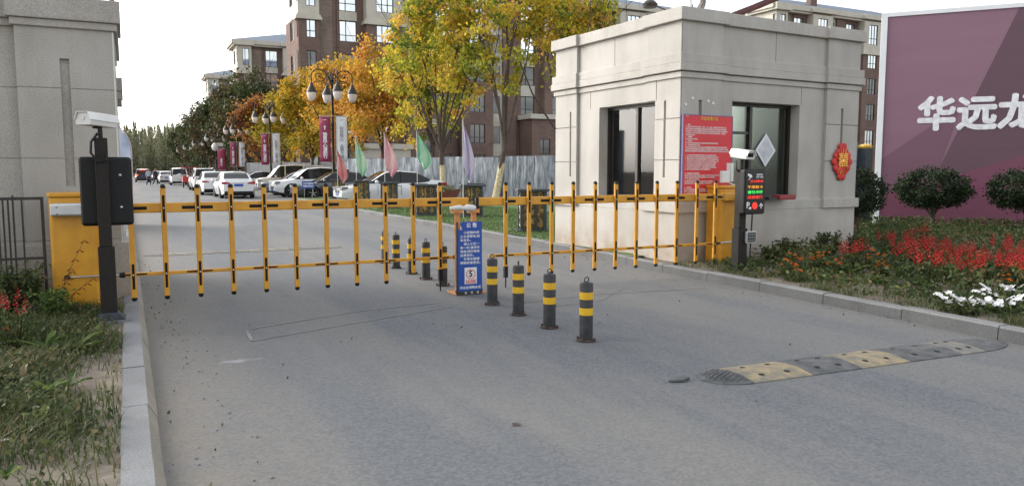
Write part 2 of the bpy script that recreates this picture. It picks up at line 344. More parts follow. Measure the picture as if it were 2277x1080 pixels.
def text(name, s, size, m, parent, loc, rot=(R(90), 0, 0), bold=0, extr=.001, align='CENTER', sx=1., line=1., width=None, vertical=False):
    cu = bpy.data.curves.new(name, 'FONT'); cu.body = '\n'.join(s) if vertical else s
    cu.size = size; cu.extrude = extr; cu.align_x = align; cu.align_y = 'CENTER'; cu.space_line = line; cu.resolution_u = 2
    o = bpy.data.objects.new(name, cu); COL.objects.link(o)
    dg = bpy.context.evaluated_depsgraph_get(); me = bpy.data.meshes.new_from_object(o.evaluated_get(dg))
    bpy.data.objects.remove(o)
    if bold:
        n = len(me.vertices); co = np.empty(n * 3); me.vertices.foreach_get('co', co); co = co.reshape(-1, 3); F_ = [tuple(p.vertices) for p in me.polygons]; V_ = []; FF = []
        offs = [(0, 0), (bold, 0), (-bold, 0), (0, bold), (0, -bold)] + ([(bold * .7, bold * .7), (-bold * .7, bold * .7), (bold * .7, -bold * .7), (-bold * .7, -bold * .7)] if size > .3 else [])
        for k, (dx, dy) in enumerate(offs):
            V_.append(co + np.array([dx, dy, -.00015 * k * (1 if size < .3 else 3)])); FF += [tuple(i + k * n for i in f) for f in F_]
        me = bpy.data.meshes.new(name); me.from_pydata(np.concatenate(V_).tolist(), [], FF)
    me.materials.clear(); me.materials.append(m)
    if width:
        n = len(me.vertices); co = np.empty(n * 3); me.vertices.foreach_get('co', co); co = co.reshape(-1, 3); w0 = co[:, 0].max() - co[:, 0].min(); co[:, 0] *= width / w0; me.vertices.foreach_set('co', co.ravel())
    o = bpy.data.objects.new(name, me); COL.objects.link(o); o.parent = parent; o.location = loc; o.rotation_euler = rot; o.scale = (sx, 1, 1)
    return o
def fast_mesh(name, V, F, m, parent=None, tint=None, smooth=False):
    """V (n,3) array, F (k,4 or 3) array"""
    me = bpy.data.meshes.new(name); n = len(F); q = F.shape[1]
    me.vertices.add(len(V)); me.vertices.foreach_set('co', V.astype(np.float32).ravel())
    me.loops.add(n * q); me.loops.foreach_set('vertex_index', F.astype(np.int32).ravel())
    me.polygons.add(n); me.polygons.foreach_set('loop_start', np.arange(0, n * q, q, dtype=np.int32))
    me.update(calc_edges=True); me.validate()
    if tint is not None: at = me.attributes.new('tint', 'FLOAT', 'FACE'); at.data.foreach_set('value', tint.astype(np.float32))
    me.materials.append(m)
    o = bpy.data.objects.new(name, me); COL.objects.link(o); o.parent = parent
    return o
def leaves(name, C, size, m, parent=None, tint=None, r=rng, droop=.4, aspect=.62):
    """one pointed quad leaf per centre"""
    n = len(C); d = r.normal(size=(n, 3)); d[:, 2] -= droop; d /= np.linalg.norm(d, axis=1)[:, None]
    u = r.normal(size=(n, 3)); a = np.cross(d, u); a /= np.linalg.norm(a, axis=1)[:, None]
    s = (size * r.uniform(.6, 1.3, n))[:, None]; nn = np.cross(d, a)
    # kite folded along its midrib, both halves bent up
    V = np.stack([C - d * s * .5, C - d * s * .12 + a * s * .5 * aspect + nn * s * .12, C + d * s * .12 + a * s * .40 * aspect + nn * s * .05, C + d * s * .55, C + d * s * .12 - a * s * .40 * aspect + nn * s * .05, C - d * s * .12 - a * s * .5 * aspect + nn * s * .12], 1).reshape(-1, 3)
    k6 = np.arange(n)[:, None] * 6; F = np.concatenate([k6 + np.array([[0, 1, 2, 3]]), k6 + np.array([[0, 3, 4, 5]])], 0)
    if tint is None: tint = r.uniform(0, 1, n)
    tint = np.concatenate([tint, tint])
    return fast_mesh(name, V, F, m, parent, tint)
def blades(name, B, h, wd, m, parent=None, tint=None, r=rng, lean=.5):
    """grass blades: a bent quad plus tip"""
    n = len(B); th = r.uniform(0, 2 * math.pi, n); hh = h * r.uniform(.5, 1.25, n) if np.isscalar(h) else h; le = lean * hh * r.uniform(.2, 1.5, n)
    dx, dy = np.cos(th), np.sin(th); px, py = -dy * wd / 2, dx * wd / 2; z = np.zeros(n)
    up = lambda f, l: B + np.stack([dx * le * l, dy * le * l, hh * f], 1)
    sd_ = np.stack([px, py, z], 1)
    p0, p1, q0, q1, t, t2 = up(0, 0) - sd_, up(0, 0) + sd_, up(.6, .35) - sd_ * .8, up(.6, .35) + sd_ * .8, up(.92, 1) - sd_ * .15, up(.92, 1) + sd_ * .15
    V = np.stack([p0, p1, q1, q0, t2, t], 1).reshape(-1, 3); k = np.arange(n)[:, None] * 6
    F = np.concatenate([k + np.array([[0, 1, 2, 3]]), k + np.array([[3, 2, 4, 5]])], 0)
    if tint is None: tint = r.uniform(0, 1, n)
    return fast_mesh(name, V, F, m, parent, np.concatenate([tint, tint]))

# ============================================================= GROUND
struct('ground', MB().add([(-600, -300, -.03), (900, -300, -.03), (900, 1200, -.03), (-600, 1200, -.03)], [(0, 1, 2, 3)]), M['ground'])
struct('road', MB().add([(-.02, -30, 0), (60, -30, 0), (60, 330, 0), (-.02, 330, 0)], [(0, 1, 2, 3)]), M['asphalt'])
KR = [(30.6, 7.45), (26, 7.4), (16, 7.27), (12.5, 7.24), (11, 7.16), (9, 7.04), (7, 6.99), (5, 6.93), (4, 6.86), (2, 6.78), (-3, 6.7)]     # kerb face: (Y, X)
def kx(y):
    for (a, xa), (b, xb) in zip(KR, KR[1:]):
        if b <= y <= a: return xb + (xa - xb) * (y - b) / (a - b)
    return KR[0][1] if y > KR[0][0] else KR[-1][1]
kb = MB(); y = -3.
i = 0
while y < 40:
    y1 = y + .99; a, b = kx(y), kx(y1)
    if y > 30: a, b = 7.45 + max(0, y - 30.6) * .02, 7.45 + max(0, y1 - 30.6) * .02
    h = .125 + .006 * math.sin(i * 2.1)
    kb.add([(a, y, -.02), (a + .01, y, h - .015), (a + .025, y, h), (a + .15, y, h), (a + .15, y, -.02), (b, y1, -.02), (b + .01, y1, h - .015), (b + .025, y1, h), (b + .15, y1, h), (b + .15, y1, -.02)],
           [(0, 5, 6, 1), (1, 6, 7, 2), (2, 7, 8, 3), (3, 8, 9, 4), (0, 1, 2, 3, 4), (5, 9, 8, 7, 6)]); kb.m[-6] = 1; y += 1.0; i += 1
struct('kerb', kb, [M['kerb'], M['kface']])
kl = MB(); y = -2.
i = 0
while y < 60:
    y1 = y + .99; h = .10 + .003 * math.sin(i * 1.7); j = .0015 * math.sin(i * 2.9)
    kl.add([(.115 + j, y, -.02), (.10 + j, y, .02), (.055 + j, y, h), (-.085 + j, y, h), (-.085 + j, y, -.02), (.115 + j, y1, -.02), (.10 + j, y1, .02), (.055 + j, y1, h), (-.085 + j, y1, h), (-.085 + j, y1, -.02)],
           [(0, 5, 6, 1), (1, 6, 7, 2), (2, 7, 8, 3), (3, 8, 9, 4), (0, 1, 2, 3, 4), (5, 9, 8, 7, 6)]); kl.m[-6] = kl.m[-5] = 1; y += 1.0; i += 1
struct('kerb', kl, [M['kerbdust'], M['kdust']])
def bumpy(x0, x1, y0, y1, z, nx, ny, amp, xfun=None, seed=1):
    r = random.Random(seed); mb = MB(); vs = []
    for j in range(ny + 1):
        yy = y0 + (y1 - y0) * j / ny; xa = xfun(yy) if xfun else x0
        for i in range(nx + 1):
            t = i / nx; vs.append((xa + (x1 - xa) * t, yy, z + amp * (math.sin(i * 1.7 + j * .9) + math.sin(j * 2.3 - i * .6) + r.uniform(-1, 1)) * (0 if i in (0, nx) and not xfun and x1 > 0 and i == nx else .5) + 0))
    fs = [(j * (nx + 1) + i, j * (nx + 1) + i + 1, (j + 1) * (nx + 1) + i + 1, (j + 1) * (nx + 1) + i) for j in range(ny) for i in range(nx)]
    return mb.add(vs, fs)
struct('verge', bumpy(-12, -.085, -3, 12, .082, 60, 60, .018), M['soil'], smooth=60)
struct('verge', MB().box(-30, -.09, 12, 60, -.1, .06), M['soil'])
struct('flower_bed', bumpy(7, 26, -3, 10, .105, 70, 60, .02, lambda y: kx(y) + .145, 3), M['soil_dark'], smooth=60)
struct('lawn', bumpy(7, 30, 10, 29.5, .13, 40, 40, .008, lambda y: kx(y) + .145, 4), M['lawn'], smooth=60)
struct('lawn', MB().prism([(7.66, 29.5), (9.3, 29.5), (9.3, 38.6), (8.6, 40.6), (7.9, 40.6), (7.7, 38.6)], 'z', -.02, .12), M['lawn'])
# repaired seams and rectangles cut into the asphalt
sm = MB()
def strip(pts, wd):
    for (x0, y0), (x1, y1) in zip(pts, pts[1:]):
        d = Vector((x1 - x0, y1 - y0)); n_ = Vector((-d.y, d.x)).normalized() * wd / 2
        sm.add([(x0 - n_.x, y0 - n_.y, .004), (x1 - n_.x, y1 - n_.y, .004), (x1 + n_.x, y1 + n_.y, .004), (x0 + n_.x, y0 + n_.y, .004)], [(0, 1, 2, 3)])
strip([(.95, 7.45), (.93, 6.95), (2.0, 7.35), (3.15, 7.75)], .03); strip([(1.0, 7.5), (2.2, 7.95), (3.1, 8.05)], .03)
strip([(3.9, 7.6), (4.9, 7.75), (6.6, 7.5)], .025); strip([(4.0, 7.2), (4.9, 7.35), (5.6, 7.95)], .016)
struct('road_marking', sm, M['seam'])

# ============================================================= KIOSK (guard booth)
XK, YK = 7.5, 9.21; KW, KD = 4.13, 3.48
ki = thing('guard_booth', 'square pale granite guard booth with two large recessed windows beside the gate', 'guard booth', (XK, YK, .1))
g_ = M['granite']; Zp = .80          # local z: 0 at .1
def zz(z): return z - .1
J = .015
def wall(W, pil0, pil1, win, slots, side):
    """relief face list: wall recess behind corner pilasters, joints, slots, window"""
    H = zz(3.0); r = []
    r.append((pil0, W - pil1, zz(.86), H, .055))
    for z in (1.66, 2.29): r.append((0, W, zz(z), zz(z) + J, .022))
    for a, b in slots: r.append((a, b, zz(1.40), zz(2.58), .05))
    r.append((win[0], win[1], zz(1.04) , zz(2.60), -.38))
    r.append((pil0 - .0, pil0 + J, zz(.86), H, .062)); r.append((win[0] - .28, win[0] - .28 + J, zz(2.6), H, .066)); r.append((win[1] + .02, win[1] + .02 + J, zz(2.6), H, .066))
    return r
mb = MB()
# left face (faces -X, towards the road); u runs from far to near
mb.relief((0, KD, 0), (0, -1, 0), (0, 0, 1), (-1, 0, 0), KD, zz(3.0), wall(KD, .70, .79, (1.33, 2.89), [(.48, .53), (KD - .38, KD - .33)], 0))
mb.relief((0, 0, 0), (1, 0, 0), (0, 0, 1), (0, -1, 0), KW, zz(3.0), wall(KW, .84, .84, (1.12, 2.68), [(.36, .43), (KW - .46, KW - .40)], 1))
mb.relief((KW, 0, 0), (0, 1, 0), (0, 0, 1), (1, 0, 0), KD, zz(3.0), [(.8, KD - .8, zz(.86), zz(3.0), .055)])
mb.relief((KW, KD, 0), (-1, 0, 0), (0, 0, 1), (0, 1, 0), KW, zz(3.0), [(.8, KW - .8, zz(.86), zz(3.0), .055)])
o = mb.build('wall', g_, ki)
def ring(name, z0, z1, pr, m=g_, pil=True, rec=.055):
    """band round the booth that steps out over the corner pilasters"""
    q = MB(); i = rec - pr
    q.box(.02, KW - .02, .02, KD - .02, z0 + .004, z1 - .004) if False else None
    pw = .84 + pr
    pts = [(-pr, -pr), (pw - .0, -pr), (pw, i), (KW - pw, i), (KW - pw, -pr), (KW + pr, -pr), (KW + pr, pw), (KW - i, pw), (KW - i, KD - pw), (KW + pr, KD - pw), (KW + pr, KD + pr),
           (KW - pw, KD + pr), (KW - pw, KD - i), (pw, KD - i), (pw, KD + pr), (-pr, KD + pr), (-pr, KD - .7 - pr), (i, KD - .7 - pr), (i, .79 + pr), (-pr, .79 + pr)]
    q.prism(pts, 'z', z0, z1); return bevel(q.build(name, m, ki), .008, 2)
pl_ = MB()
for (a, b) in ((0, .83),):
    pass
ring('plinth_cap', zz(.86), zz(1.02), .05)
ring('cornice', zz(2.90), zz(2.985), .03)
ring('cornice', zz(3.0), zz(3.12), .07)
# attic
at_ = MB(); zA, zB = zz(3.12), zz(3.74)
def att(O, U, N, W, p0, p1, js):
    at_.relief(O, U, (0, 0, 1), N, W, zB - zA, [(p0, W - p1, 0, zB - zA, .055)] + [(j, j + J, 0, zB - zA, .065) for j in js])
att((0, KD, zA), (0, -1, 0), (-1, 0, 0), KD, .70, .79, (1.75,)); att((0, 0, zA), (1, 0, 0), (0, -1, 0), KW, .84, .84, (2.06,))
att((KW, 0, zA), (0, 1, 0), (1, 0, 0), KD, .8, .8, ()); att((KW, KD, zA), (-1, 0, 0), (0, 1, 0), KW, .8, .8, ())
at_.build('parapet', g_, ki)
ring('coping', zz(3.74), zz(3.93), .07)
ring('frieze', zz(3.12) + .002, zz(3.26), .055)
MB().box(.1, KW - .1, .1, KD - .1, zz(2.8), zz(2.88)).build('ceiling', M['offwhite'], ki)
MB().box(.1, KW - .1, .1, KD - .1, .0, .05).build('floor', M['seam'], ki)
# dark vertical corner joint
MB().box(-.003, .012, -.003, .012, 0, zz(3.70)).build('corner_joint', M['seam'], ki)
# windows: right face (facing the camera) and left face
def kwin(O, U, N, W, z0, z1, mull, blind=None, door=False, gm=None):
    O, U, N = Vector(O), Vector(U), Vector(N)
    def bx(mbx, u0, u1, v0, v1, d0, d1):
        P = [O + U * u + Vector((0, 0, v)) - N * d for d in (d0, d1) for v in (v0, v1) for u in (u0, u1)]
        mbx.add(P, [(0, 1, 3, 2), (4, 6, 7, 5), (0, 4, 5, 1), (2, 3, 7, 6), (0, 2, 6, 4), (1, 5, 7, 3)])
    f = MB(); t = .05
    bx(f, 0, W, z1 - t, z1, .24, .32); bx(f, 0, W, z0, z0 + t, .24, .32); bx(f, 0, t, z0 + t, z1 - t, .24, .32); bx(f, W - t, W, z0 + t, z1 - t, .24, .32)
    for m_ in mull: bx(f, m_ - .03, m_ + .03, z0 + t, z1 - t, .235, .325)
    if door: bx(f, t, mull[0] - .03, z1 - .5, z1 - .46, .25, .31)
    fr = f.build('window_frame', M['frame'], ki)
    es = [t] + [m_ for m_ in mull] + [W - t]
    for k, (a, b) in enumerate(zip(es, es[1:])):
        p = MB(); bx(p, a + .02, b - .02, z0 + t, z1 - t, .275, .285); p.build('pane', gm or M['kglass'], fr)
    if blind:
        p = MB(); bx(p, blind[0], blind[1], z0 + t, z1 - t, .30, .31); p.build('blind', mat('grey_blind', (.22, .215, .21), .7, c2=(.18, .18, .18), sc=4), ki)
    return fr
kwin((0, KD, 0), (0, -1, 0), (-1, 0, 0), 0, 0, 0, []) if False else None
kwin((0, KD - 1.33, 0), (0, -1, 0), (-1, 0, 0), 1.56, zz(1.04), zz(2.60), [.82], blind=(.05, .80))
kwin((1.12, 0, 0), (1, 0, 0), (0, -1, 0), 1.56, zz(1.04), zz(2.60), [.62], door=True, gm=glass('kiosk_glass_front', (.80, .83, .80), .972, .08, (.96, 1, .97), 1.4))
# inside: desk, shelf and a pale cupboard
q = MB().box(1.2, 2.9, .9, 1.5, .72, .76); q.box(1.25, 1.3, .95, 1.45, .05, .72); q.box(2.8, 2.85, .95, 1.45, .05, .72); q.build('desk', mat('desk_wood', (.30, .16, .08), .5), ki)
MB().box(3.2, 3.9, 1.6, 3.2, .05, 1.9).build('cupboard', M['offwhite'], ki)
MB().lathe([(.0, 0), (.26, 0), (.3, .1), (.3, .3), (.24, .36), (0, .36)], 20, (2.0, .62, 1.03)).build('water_drum', M['kglass'], ki, 40)
MB().box(.8, 2.3, 3.2, 3.3, 1.0, 1.9).build('notice_panel', M['offwhite'], ki)
# small round patches where a plaque was once fixed
for a, z in ((.24, 2.60), (.10, 2.50), (.56, 2.57), (.66, 2.54)):
    MB().lathe([(0, -.008), (.022, -.008), (.026, 0)], 14, (a, 0, zz(z)), 'y').build('fixing_patch', M['offwhite'], ki)
# rhombic paper on the window
dp = thing('diamond_paper', 'white diamond-shaped paper stuck inside the booth window', 'paper', (9.63, YK + .262, 1.84))
MB().prism([(0, -.27), (.235, 0), (0, .29), (-.24, .01)], 'y', 0, .004).build('paper', M['bannerw'], dp)
MB().prism([(0, -.21), (.18, 0), (0, .225), (-.18, .01)], 'y', -.002, 0).build('inner_square', mat('paper_square', (.60, .62, .66), .7), dp)
tr_ = tag(bevel(MB().box(9.44, 9.82, 8.97, 9.17, 1.03, 1.11).build('red_tray', mat('red_case', (.30, .03, .035), .5, c2=(.22, .03, .03), sc=9)), .015), 'flat red case lying on the booth window sill', 'case')
MB().box(9.22, 9.43, 9.0, 9.2, 1.03, 1.08).build('case_lid', M['frame'], tr_)
# roof clutter
rb = thing('roof_beam', 'dark red steel beam sloping up off the booth roof', 'beam', (9.0, 10.4, 3.9))
MB().tube([(-.35, -.3, -.05), (.9, -.3, .42), (2.0, -.3, .86)], .055, 4).build('beam', M['beam'], rb)
MB().tube([(-.2, -.3, -.2), (-.2, -.3, .02)], .012, 6).build('prop', M['steel'], rb)
MB().tube([(.75, -.3, -.2), (.75, -.3, .36)], .012, 6).build('prop', M['steel'], rb)
rm = thing('roof_mast', 'grey knotted mast with wires standing on the booth roof', 'mast', (9.65, 11.3, 3.85))
MB().tube([(.1, 0, 0), (-.02, 0, .42), (.05, 0, .5), (.2, 0, .75), (.35, .1, 1.2)], [.08, .10, .09, .06, .05], 8).build('mast', mat('rough_grey', (.30, .27, .24), .9, c2=(.12, .1, .09), sc=25, bump=1), rm)
MB().tube([(-.02, 0, .45), (-.4, 0, .5), (-1.0, 0, .62)], .012, 5).tube([(-.02, 0, .42), (-.2, .1, .1)], .012, 5).tube([(.05, 0, .5), (-.1, 0, .8)], .012, 5).build('wire', M['iron'], rm)
MB().lathe([(0, -.08), (.12, -.06), (.14, 0), (.08, .06), (0, .07)], 10, (-1.05, 0, .62)).build('ball', M['iron'], rm, 60)
ra = thing('roof_aerial', 'thin steel aerial rods on the booth roof corner', 'aerial', (8.3, 10.4, 3.85))
MB().tube([(-.4, -.6, 0), (-.3, -.6, .75)], .01, 5).tube([(.15, -.3, -.0), (.35, -.3, .6)], .012, 5).tube([(-.1, -.6, 0), (-.1, -.6, .9)], .016, 5).build('rod', M['steel'], ra)
# festive ornament
oc = thing('festive_ornament', 'red and gold foil double-luck ornament hung on the booth corner pilaster', 'ornament', (11.20, YK - .02, 1.66))
red_f = mat('red_foil', (.62, .03, .02), .35, .3, c2=(.45, .02, .02), sc=20, bump=.5)
gold_f = mat('gold_foil', (.80, .42, .08), .3, .6, c2=(.6, .25, .05), sc=25)
pb = MB()
for k in range(14):
    t = 2 * math.pi * k / 14; rr = .20; lob = 1 + .22 * math.cos(2 * t) * math.cos(t) ** 2 - .20 * abs(math.cos(t)) ** 3 + .10 * math.cos(4 * t); cx_, cz_ = .185 * math.cos(t) * lob + .07 * math.sin(2 * t) * 0, .255 * math.sin(t) * lob
    pb.lathe([(0, -.02), (.05, -.018), (.068, 0), (0, .012)], 10, (cx_, -.01 - .004 * (k % 2), cz_), 'y')
pb.lathe([(0, -.02), (.14, -.015), (.16, .0), (0, .01)], 18, (0, -.01, .10), 'y').lathe([(0, -.02), (.14, -.015), (.16, .0), (0, .01)], 18, (0, -.014, -.10), 'y')
pb.build('red_petals', red_f, oc)
gb = MB()
for k in range(14):
    t = 2 * math.pi * (k + .5) / 14
    gb.tube([(.09 * math.cos(t), -.036, .15 * math.sin(t)), (.15 * math.cos(t), -.036, .235 * math.sin(t))], .006, 5)
gb.lathe([(0, -.05), (.035, -.045), (.06, -.03)], 14, (0, 0, 0), 'y'); gb.build('gold_ribs', gold_f, oc)
text('gold_character', '囍', .26, gold_f, oc, (0, -.04, .015), bold=.004, extr=.004)

# ============================================================= NOTICE BOARD (red)
nb = thing('notice_board', 'large red notice board of white rules with gold title on the booth corner', 'notice board', (7.53, 9.165, 1.09))
NW, NH = 1.0, 1.25
MB().box(0, NW, 0, .02, 0, NH).build('board', M['red'], nb)
MB().box(-.016, 0, -.004, .04, -.01, NH + .012).box(0, NW, -.004, .04, NH, NH + .012).box(NW, NW + .014, -.004, .04, -.01, NH + .012).build('board_frame', mat('blue_violet_edge', (.16, .13, .30), .5), nb)
text('gold_title', '华远龙湾小区', .060, M['gold'], nb, (NW / 2 + .02, -.004, NH - .045), bold=.0015)
rules = ['一、总则', '为了维护小区的公共秩序,营造一个安全、文明、整洁、优美的居住环境,保障业主和', '使用人的合法权益,根据国家有关法律法规和物业管理条例的规定,制定本公约,请全体', '业主和使用人共同遵守,自觉维护小区的公共利益,服从物业服务中心的统一管理和协调', '工作,爱护公共设施设备,讲究公共卫生,遵守社会公德,邻里之间团结互助、和睦相处', '共同建设美好家园。', '二、管理范围', '本小区全体业主及使用人', '三、停车管理', '进入小区的车辆应当服从保安人员的指挥,按照规定路线行驶和停放', '四、公共秩序与环境卫生管理', '禁止在小区公共区域内乱停乱放,禁止占用消防通道和绿地,禁止在楼道内堆放杂物,禁止', '高空抛物,不得违章搭建和改变房屋用途,不得随意张贴广告,不得损坏花草树木和公共设施', '饲养宠物应当办理相关手续并自觉清理粪便,装修施工应当遵守规定的时间,垃圾应当及时清运', '', '1、业主应当按时交纳物业服务费用,爱护小区内的各项公共设施', '2、禁止在公共场所晾晒衣物,不得在绿化带内种植蔬菜,不得破坏草坪', '3、搬运大件物品出小区时应当到保安室登记,外来人员来访需要登记', '4、电动车应当在指定地点充电,严禁私拉电线,严禁将电动车推入电梯', '5、注意用火用电用气安全,发现隐患及时报告物业服务中心处理', '6、禁止燃放烟花爆竹,禁止焚烧树叶和垃圾,保持消防通道畅通', '7、儿童在小区内玩耍时应当有大人陪同,注意安全,远离配电设施', '8、爱护公共照明和健身器材,如有损坏应当照价赔偿', '', '五、物业服务中心将定期巡查', '对违反本公约的行为进行劝阻和制止,情节严重的报告有关部门依法处理', '对给他人造成损失的应当承担相应的赔偿责任,请大家互相监督', '六、本公约自公布之日起施行', '未尽事宜按照国家有关规定执行,由物业服务中心负责解释', '请全体业主和使用人自觉遵守,共同维护小区的良好秩序', '', '七、服务监督', '业主对物业服务有意见和建议的可以向服务中心反映', '服务中心应当在规定的时间内给予答复并做好记录', '八、本公约由全体业主共同遵守']
text('rules_print', '\n'.join(rules), .0225, M['redtext'], nb, (.035, -.003, NH * .5 - .04), bold=.0013, align='LEFT', line=1.36, extr=.0008, width=.93)
text('small_mark', '华远', .03, M['wtext'], nb, (.06, -.003, NH - .01))

TURN = R(2.6)
for nm in ('guard_booth', 'diamond_paper', 'red_tray', 'roof_beam', 'roof_mast', 'roof_aerial', 'festive_ornament', 'notice_board'):
    o = bpy.data.objects[nm]
    if o.type == 'MESH':                                    # tray: give it its own origin first
        c0 = Vector((9.6, 9.07, 1.03)); o.data.transform(Matrix.Translation(-c0)); o.location = c0
        for ch in ALLCH(o): ch.data.transform(Matrix.Translation(-c0))
    d = Vector((o.location.x - XK, o.location.y - YK)); c_, s_ = math.cos(TURN), math.sin(TURN)
    o.location.x = XK + d.x * c_ - d.y * s_; o.location.y = YK + d.x * s_ + d.y * c_; o.rotation_euler.z += TURN

# ============================================================= LEFT GATE PILLAR
gp = thing('gate_pillar', 'tall grey granite gate pillar with stepped cornice at the left', 'gate pillar', (-.06, 9.6, .08))
H1 = 3.0
gd = M['granite_d']; mb = MB()
jr = [(0, 9, z, z + .009, .012) for z in (.66, 1.55, 2.30)]
mb.relief((-.93, 0, 0), (1, 0, 0), (0, 0, 1), (0, -1, 0), .93, H1, jr + [(.40, .49, 1.25, 2.62, .05)])
mb.relief((0, 0, 0), (0, 1, 0), (0, 0, 1), (1, 0, 0), .9, H1, jr)
mb.relief((-.93, .3, 0), (0, -1, 0), (0, 0, 1), (-1, 0, 0), .3, H1, [])
mb.relief((-2.6, .12, 0), (1, 0, 0), (0, 0, 1), (0, -1, 0), 1.67, H1, jr)
mb.relief((-.03, .9, 0), (0, 1, 0), (0, 0, 1), (1, 0, 0), 2.2, H1, jr); mb.box(-2.6, -.04, .9, 3.1, 0, H1)
mb.relief((-.9, 0.02, 3.28), (1, 0, 0), (0, 0, 1), (0, -1, 0), .87, 3.2, jr); mb.relief((-2.6, .14, 3.28), (1, 0, 0), (0, 0, 1), (0, -1, 0), 1.7, 3.2, []); mb.relief((-.03, .02, 3.28), (0, 1, 0), (0, 0, 1), (1, 0, 0), 3, 3.2, [])
mb.build('shaft', gd, gp)
MB().box(-.98, .05, -.05, .9, -.05, .62).box(-2.6, -.99, .07, .9, -.05, .62).box(-2.6, .02, .92, 3.12, -.05, .62).build('plinth', gd, gp)
def pband(nm, z0, z1, p): bevel(MB().prism([(-.93 - p, -p), (p, -p), (p, .9 + p), (-.03 + p, .9 + p), (-.03 + p, 3.1 + p), (-2.6, 3.1 + p), (-2.6, .12 - p), (-.93 - p, .12 - p)], 'z', z0, z1).build(nm, gd, gp), .01)
pband('cornice', 2.94, 3.02, .035); pband('cornice', 3.02, 3.26, .07)
bevel(MB().box(-.03, .06, 1.6, 3.1, 2.45, 2.62).box(-.03, .045, 1.62, 3.08, 2.35, 2.45).build('side_moulding', gd, gp), .005)
MB().box(-.02, -.005, -.004, .02, 0, 2.93).build('corner_bead', M['offwhite'], gp)
MB().box(-.05, .015, 2.4, 2.5, 3.26, 6.4).build('edge_trim', M['orange'], gp)

# iron fence panel by the pillar
fe = thing('iron_fence', 'black iron picket fence panel in front of the left pillar', 'fence', (-1.05, 9.28, .08))
MB().box(-.015, .0, 0, .03, 0, 1.17).build('post', M['iron'], fe); MB().box(.235, .262, 0, .03, 0, 1.15).build('post', M['iron'], fe)
MB().box(-1.2, .26, .005, .025, 1.12, 1.15).build('rail', M['iron'], fe); MB().box(-1.2, .26, .005, .025, .50, .525).build('rail', M['iron'], fe)
for x in [.07] + [-.05 - .045 * k for k in range(14)]:
    MB().box(x - .008, x + .008, .007, .023, 0, 1.12).build('picket', M['iron'], fe)

